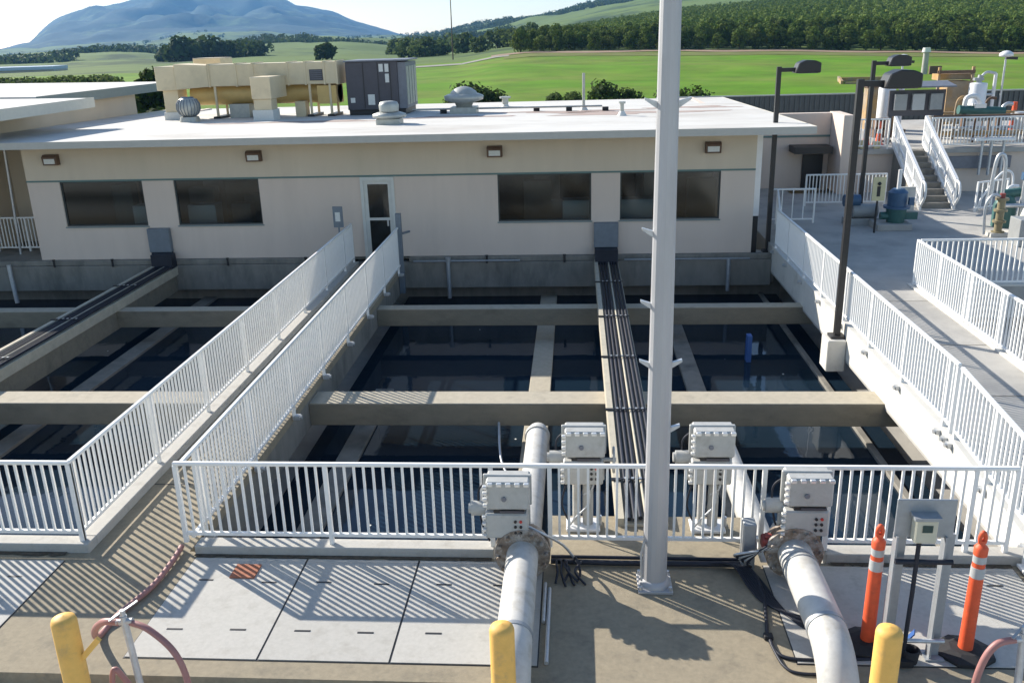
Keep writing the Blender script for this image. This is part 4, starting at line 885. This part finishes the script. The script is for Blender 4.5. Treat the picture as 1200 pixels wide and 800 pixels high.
def lerp_tab(tab, x):
    if x <= tab[0][0]: return tab[0][1]
    for (a, u), (b, v) in zip(tab, tab[1:]):
        if x <= b: return u+(v-u)*(x-a)/(b-a)
    return tab[-1][1]
def row_z(row, px):
    if row[1] is None: return row[2]
    return far(px, lerp_tab(row[1], px), row[0]).z
def ground_z(px, r):
    for a, b in zip(ROWS, ROWS[1:]):
        if r <= b[0]:
            t = (r-a[0])/(b[0]-a[0]); t = max(0, t)
            return row_z(a, px)*(1-t)+row_z(b, px)*t
    return 0
def land(px, r, dz=0):
    p = far(px, 50, r); z = ground_z(px, r)
    if r > 600:
        k = min(1, (r-600)/600)
        z += k*8*NZ.fractal(Vector((p.x, p.y, 0))/150, 1.0, 2.0, 4)
    if px < 560 and r > 330:
        k = min(1, (560-px)/90)*min(1, (r-330)/200)*max(0, min(1, (1500-r)/500))
        z += k*5.5*(NZ.noise(Vector((p.x, p.y, 7))/110)+.4*NZ.noise(Vector((p.x, p.y, 2))/45))
    if 2100 < r < 3600:
        z += math.sin(math.pi*(r-2100)/1500)*26*NZ.noise(Vector((p.x*1.0, p.y*.7, 5))/260)
    if 2700 < r < 6250:
        e = math.sin(math.pi*min(1, (r-2700)/3550)); e2 = 1-.8*max(0, 1-abs(r-5600)/900)
        rg = abs(NZ.fractal(Vector((p.x, p.y, 40))/900, .9, 2.1, 5))
        z += e*e2*(25-190*rg+40*NZ.noise(Vector((p.x, p.y, 1))/220))*min(1, max(.08, z/150))
    if r < 600: z += .5*min(1, max(0, (r-90)/40))*min(1, max(0, (172-r)/20))*NZ.noise(Vector((p.x, p.y, 3))/18)
    return Vector((p.x, p.y, z+dz))
def land_sheet(name, r0, r1, nr, m, step=14):
    pxs = [-350+step*i for i in range(int(1910/step)+1)]; b = MB(); b.open = True
    rs = [r0*(r1/r0)**(i/nr) for i in range(nr+1)]; n = len(pxs)
    vs = [land(px, r) for r in rs for px in pxs]
    b.add(vs, [(i*n+k, i*n+k+1, (i+1)*n+k+1, (i+1)*n+k) for i in range(nr) for k in range(n-1)], True)
    return struct(b.build(name, m))
land_sheet('field', 42, 200, 20, 'grass'); land_sheet('orchard_ground', 200, 600, 14, 'hillgrass'); land_sheet('hills', 600, 3200, 44, 'hillgrass', 10); land_sheet('mountain', 3200, 6250, 46, 'scrub', 7)
b = MB(); b.open = True; b.add([(-5500,-190,-1.9),(5500,-190,-1.9),(5500,6450,-1.9),(-5500,6450,-1.9)], [(0,1,2,3)]); struct(b.build('ground', 'hillgrass'))
b = MB(); b.open = True; b.add([(-60,-40,-1.2),(60,-40,-1.2),(60,60,-1.2),(-60,60,-1.2)], [(0,1,2,3)]); struct(b.build('yard_ground', 'yard'))
def ribbon(name, pts, wd, m, dz=.12):
    b = MB(); b.open = True; vs = []
    for px, r in pts: vs += [land(px, r-wd/2, dz), land(px, r+wd/2, dz)]
    b.add(vs, [(2*i, 2*i+2, 2*i+3, 2*i+1) for i in range(len(pts)-1)], True); return struct(b.build(name, m))
ribbon('dirt_road', [(575+10*k, 196+2*math.sin(k*.4)) for k in range(95)], 9, 'dirt', .09)
ribbon('dry_grass_strip', [(590+10*k, 183+2*math.sin(k*.23)) for k in range(95)], 15, 'dull_grass', .05)
ribbon('gravel_track', [(380+8*k, 175+k*.6) for k in range(28)], 8, 'road_far', .08)

# ------------------------------------------------------------------ trees
def leaves(b, c, rad, n, leaf, rng, flat=1.0):
    c = Vector(c)
    for _ in range(n):
        d = Vector((rng.gauss(0,1), rng.gauss(0,1), rng.gauss(0,1))).normalized()
        p = c+Vector((d.x*rad, d.y*rad, d.z*rad*flat))*(.55+.45*rng.random()**.5)
        nrm = (d+Vector((rng.gauss(0,.32), rng.gauss(0,.32), rng.gauss(0,.32)))).normalized()
        u = nrm.orthogonal().normalized(); v = nrm.cross(u); a = rng.random()*6.28
        u, v = u*math.cos(a)+v*math.sin(a), v*math.cos(a)-u*math.sin(a); s = leaf*(.6+.8*rng.random())
        b.add([p-u*s-v*s*.6, p+u*s-v*s*.5, p+u*s*.8+v*s*.7, p-u*s*.7+v*s*.6], [(0,1,2,3)])
def crown_mb(w_, h, base, seed, n=10, per=40, leaf=.25, conic=False):
    rng = random.Random(seed); b = MB(); b.open = True
    leaves(b, (0,0,base+(h-base)*.5), w_*.30, per, leaf, rng, (h-base)/w_)
    for i in range(n):
        t = (i+.5)/n; z = base+(h-base)*(.12+.76*t); k = math.sin(math.pi*(.15+.8*t)) if not conic else 1.05-t
        a = i*2.4+rng.random(); rr = w_*.5*k*(.35+.5*rng.random())
        leaves(b, (rr*math.cos(a), rr*math.sin(a), z+rng.gauss(0,.04)*h), w_*(.15+.10*rng.random()), per, leaf, rng, .85)
    return b
def trunk_mb(h, r, seed):
    rng = random.Random(seed); b = MB(); b.tube([(0,0,-.5),(rng.gauss(0,.05)*h,0,h*.5),(rng.gauss(0,.08)*h,rng.gauss(0,.08)*h,h)], [r, r*.75, r*.3], 7)
    for k in range(3):
        a = k*2.1+rng.random(); b.tube([(0,0,h*.45),(.25*h*math.cos(a),.25*h*math.sin(a),h*.85)], [r*.5, r*.2], 5)
    return b
def tree(name, px, r, w_, h, m, label, cat='tree', group=None, base=.15, seed=1, n=12, per=45, leaf=None, conic=False):
    p = land(px, r); t = thing(name, p, label, cat, group); org = ORI[t.name]
    cb = crown_mb(w_, h, h*base, seed, n, per, leaf or w_*.055, conic); cb.v = [v+org for v in cb.v]; cb.build('crown', m, t)
    tb = trunk_mb(h*.75, w_*.035, seed); tb.v = [v+org for v in tb.v]; tb.build('trunk', 'bark', t)
    return t
TG = 'trees behind the buildings'
tree('pine_tree', 133, 72, 3.2, 3.8, 'leaf_dark', 'dark tree over the left wing roof, left one of the pair', 'tree', TG, 0, 3, 18, 70)
tree('pine_tree', 166, 68, 3.4, 4.5, 'leaf_dark', 'dark tall tree right behind the left end of the beige ducts', 'tree', TG, 0, 4, 20, 70)
tree('pine_tree', 178, 58, 3.2, 2.6, 'leaf_dark', 'low dark tree filling the gap under the left wing eave', 'tree', TG, 0, 5, 16, 60)
tree('round_tree', 381, 300, 8, 4.8, 'leaf_dark', 'small round dark tree seen just above the beige ducts', 'tree', None, .05, 6, 14, 50)
for i, (px, r, w_, h) in enumerate(((478,330,13,5.5),(497,320,12,5.5),(514,330,10,4.5),(545,340,12,6.5),(562,300,8,4.6),(583,330,10,6),(601,320,9,5.6),(622,330,11,6.2),(640,320,9,5),(528,420,14,6),(465,420,15,5.5))):
    tree('valley_tree', px, r, w_, h, 'leaf_grey', 'grey green tree in the valley clump beyond the green field', 'tree', 'valley trees beyond the field', .02, 20+i, 12, 40)
for i, (px, r, w_, h) in enumerate(((212,420,20,8),(228,430,18,7),(246,440,20,8.5),(262,440,18,7),(278,460,17,7.5),(293,470,15,6.5),(304,520,13,7),(196,500,16,5.5))):
    tree('valley_tree', px, r, w_, h, 'leaf_dark', 'dark tree of the wooded fold above the beige ducts', 'tree', 'dark trees above the ducts', .02, 40+i, 10, 40)
for i, (px, r, w_, h, m, lb) in enumerate(((548,78,4.4,2.1,'leaf_dark','dark round shrub behind the wide domed fan'),(574,79,3.2,1.7,'leaf_dark','dark shrub right of the shrub behind the domed fan'),(527,79,2.0,1.1,'leaf_grey','small grey green shrub left of the shrub behind the domed fan'),
        (708,82,3.9,1.7,'leaf_dark','dark shrub right of the tall thin vent pipe'),(737,83,2.8,1.05,'leaf_dark','low dark shrub between the vent pipe and the tall pole'),(672,84,2.4,.75,'leaf_grey','low grey bush left of the tall thin vent pipe'),(650,85,2.2,.6,'leaf_grey','lowest grey bush in the field behind the roof'),
        (815,78,3.4,1.25,'leaf_dark','dark shrub in the field just right of the tall pole'),(838,79,1.6,.5,'leaf_dark','small dark shrub right of the shrub by the tall pole'),(782,84,2.2,.9,'leaf_grey','grey shrub directly behind the tall pole'))):
    tree('shrub', px, r, w_, h, m, lb, 'shrub', 'shrubs along the near edge of the green field', 0, 60+i, 12, 45, w_*.04)
# orchard: the front rows tree by tree, the rows behind as one mass
ORCH = 'orchard trees on the slope above the field'
protos = []
for k in range(4):
    cm = crown_mb(4.5, 4.4, .08, 100+k, 18, 70, .19); o = cm.build('orchard_tree', 'leaf'); tk = trunk_mb(3.2, .14, k).build('trunk', 'bark', o)
    protos.append((o, tk))
rng = random.Random(5); cnt = 0; i = 0; r = 203.0; lowrows = []
used = set()
while r < 585:
    sp = 4.1 if cnt < 290 else 4.8
    step = sp/r*1048; px = 612+(i % 2)*step*.5+min(30, i*.8)
    while px < 1290:
        q = land(px+rng.gauss(0, .1)*step, r+rng.gauss(0, .5)); s = .74+.36*rng.random()
        if rng.random() < .02: px += step; continue
        if cnt < 290:
            k = rng.randrange(4); o, tk = protos[k]
            if k in used:
                c = o.copy(); C.objects.link(c)
                if i < 2: c2 = tk.copy(); C.objects.link(c2); c2.parent = c
            else: c = o; used.add(k)
            c.location = q; c.rotation_euler = (0, 0, rng.random()*6.28); c.scale = (s, s, s*(.9+.25*rng.random()))
            tag(c, 'dark green orchard tree in the front row along the dirt strip' if i == 0 else 'dark green orchard tree among the rows on the slope above the front row', 'tree', ORCH if i else 'front row of orchard trees')
        else: lowrows.append((q, s))
        cnt += 1; px += step
    r += 6.2 if cnt < 290 else 7.4; i += 1
rows = MB(); rows.open = True; rg = random.Random(9)
for q, s in lowrows:
    leaves(rows, q+Vector((0,0,2.0*s)), 2.0*s, 70, .32, rg, 1.0); leaves(rows, q+Vector((rg.gauss(0,.5),rg.gauss(0,.5),3.2*s)), 1.2*s, 28, .28, rg, .9)
o = struct(rows.build('orchard_mass', 'leaf'), 'stuff'); o['label'] = 'dense dark green orchard rows covering the upper slope'; o['category'] = 'orchard'
# scattered scrub trees on the far hills
sb = MB(); sb.open = True; rg = random.Random(11); n = 0
while n < 2600:
    px = rg.uniform(-200, 900); r = 620*(2600/620)**rg.random()
    p = land(px, r); f = NZ.fractal(Vector((p.x, p.y, 9))/260, 1, 2, 3)
    ridge = 1300 < r < 1900 and px > 480
    if f < (.12 if not ridge else -.25): continue
    if 600 < px and r < 1150: continue
    if px < 480 and (f < .3 if r < 1000 else rg.random() < .65): continue
    leaves(sb, p+Vector((0,0,2.5)), rg.uniform(3.5, 7), 34, 1.2, rg, .7); n += 1
o = struct(sb.build('hillside_trees', 'leaf_dark'), 'stuff'); o['label'] = 'dark scattered trees and scrub over the far green hills'; o['category'] = 'woodland'
hb = MB(); hb.open = True; rg = random.Random(12)
for k in range(90):
    p = land(-40+1.9*k, 118+rg.gauss(0, 1.5)); leaves(hb, p+Vector((0,0,.8)), rg.uniform(.8, 1.1), 40, .2, rg, .9); leaves(hb, p+Vector((0,0,1.75)), rg.uniform(.75, 1.05), 44, .2, rg, .9)
o = struct(hb.build('hedge', 'leaf_grey'), 'stuff'); o['label'] = 'long grey green hedge behind the left white roof'; o['category'] = 'hedge'
# far small things
p = land(530, 232); t = thing('utility_pole', p, 'thin bare utility pole standing at the far left of the green field', 'utility pole')
MB().cyl(p, p+Vector((0,0,15.5)), .16, .10, n=8).build('pole', 'bark', t); MB().bar(p+Vector((-.5,0,14.2)), p+Vector((.5,0,14.2)), .12, .12).build('crossarm', 'bark', t)
a = far(-60, 86, 300); c = far(72, 85, 290); a.z -= 1.2; c.z -= 1.2; z = (a.z+c.z)/2-.5
t = thing('long_shed', a, 'long low shed with a pale blue roof far at the left', 'shed')
MB().bar(Vector((a.x,a.y,z+1.0)), Vector((c.x,c.y,z+1.0)), 12, 2.6).build('wall', 'fascia', t); MB().bar(Vector((a.x,a.y,z+2.75)), Vector((c.x,c.y,z+2.75)), 13, .85).build('roof', 'blueroof', t)
p = land(1087, 122); t = thing('vent_shaft', p, 'pale round vent shaft with a cap standing in the green field', 'vent shaft')
MB().cyl(p-Vector((0,0,.3)), p+Vector((0,0,2.5)), .36, .32, n=14).build('shaft', 'yard', t); MB().cyl(p+Vector((0,0,2.5)), p+Vector((0,0,3.0)), .5, .42, n=14).build('cap', 'label', t)
MB().box(p.x+.6, p.x+1.9, p.y-.3, p.y+.3, p.z-.3, p.z+.9).build('gate', 'brown', t)
p = land(1026, 105); t = thing('headwall', p, 'tan concrete headwall set in the green field behind the lamp heads', 'headwall')
MB().box(p.x-3.0, p.x+3.2, p.y+1.6, p.y+1.9, p.z-.3, p.z+.45).build('back_wall', 'tan', t); MB().bar((p.x-3.6,p.y-2,p.z+.1),(p.x-3.0,p.y+1.6,p.z+.4),.25,.4).build('side_wall', 'tan', t)
MB().box(p.x-3.3, p.x+2.9, p.y-2.2, p.y-1.9, p.z-.3, p.z+.15).build('sill', 'tan', t)

# ------------------------------------------------------------------ air
hz = bpy.data.materials.new('haze_air'); hz.use_nodes = True; t = hz.node_tree; n = t.nodes; n.clear()
pv = n.new('ShaderNodeVolumePrincipled'); pv.inputs['Color'].default_value = (.24, .54, 1, 1); pv.inputs['Density'].default_value = .000115; pv.inputs['Anisotropy'].default_value = .1
mo = n.new('ShaderNodeOutputMaterial'); t.links.new(pv.outputs[0], mo.inputs['Volume']); MT['haze'] = hz
o = struct(MB().box(-5600, 5600, -200, 6500, -3.0, 400).build('haze', 'haze'), 'stuff'); o['label'] = 'thin blue haze in the air towards the far mountain'; o['category'] = 'haze'
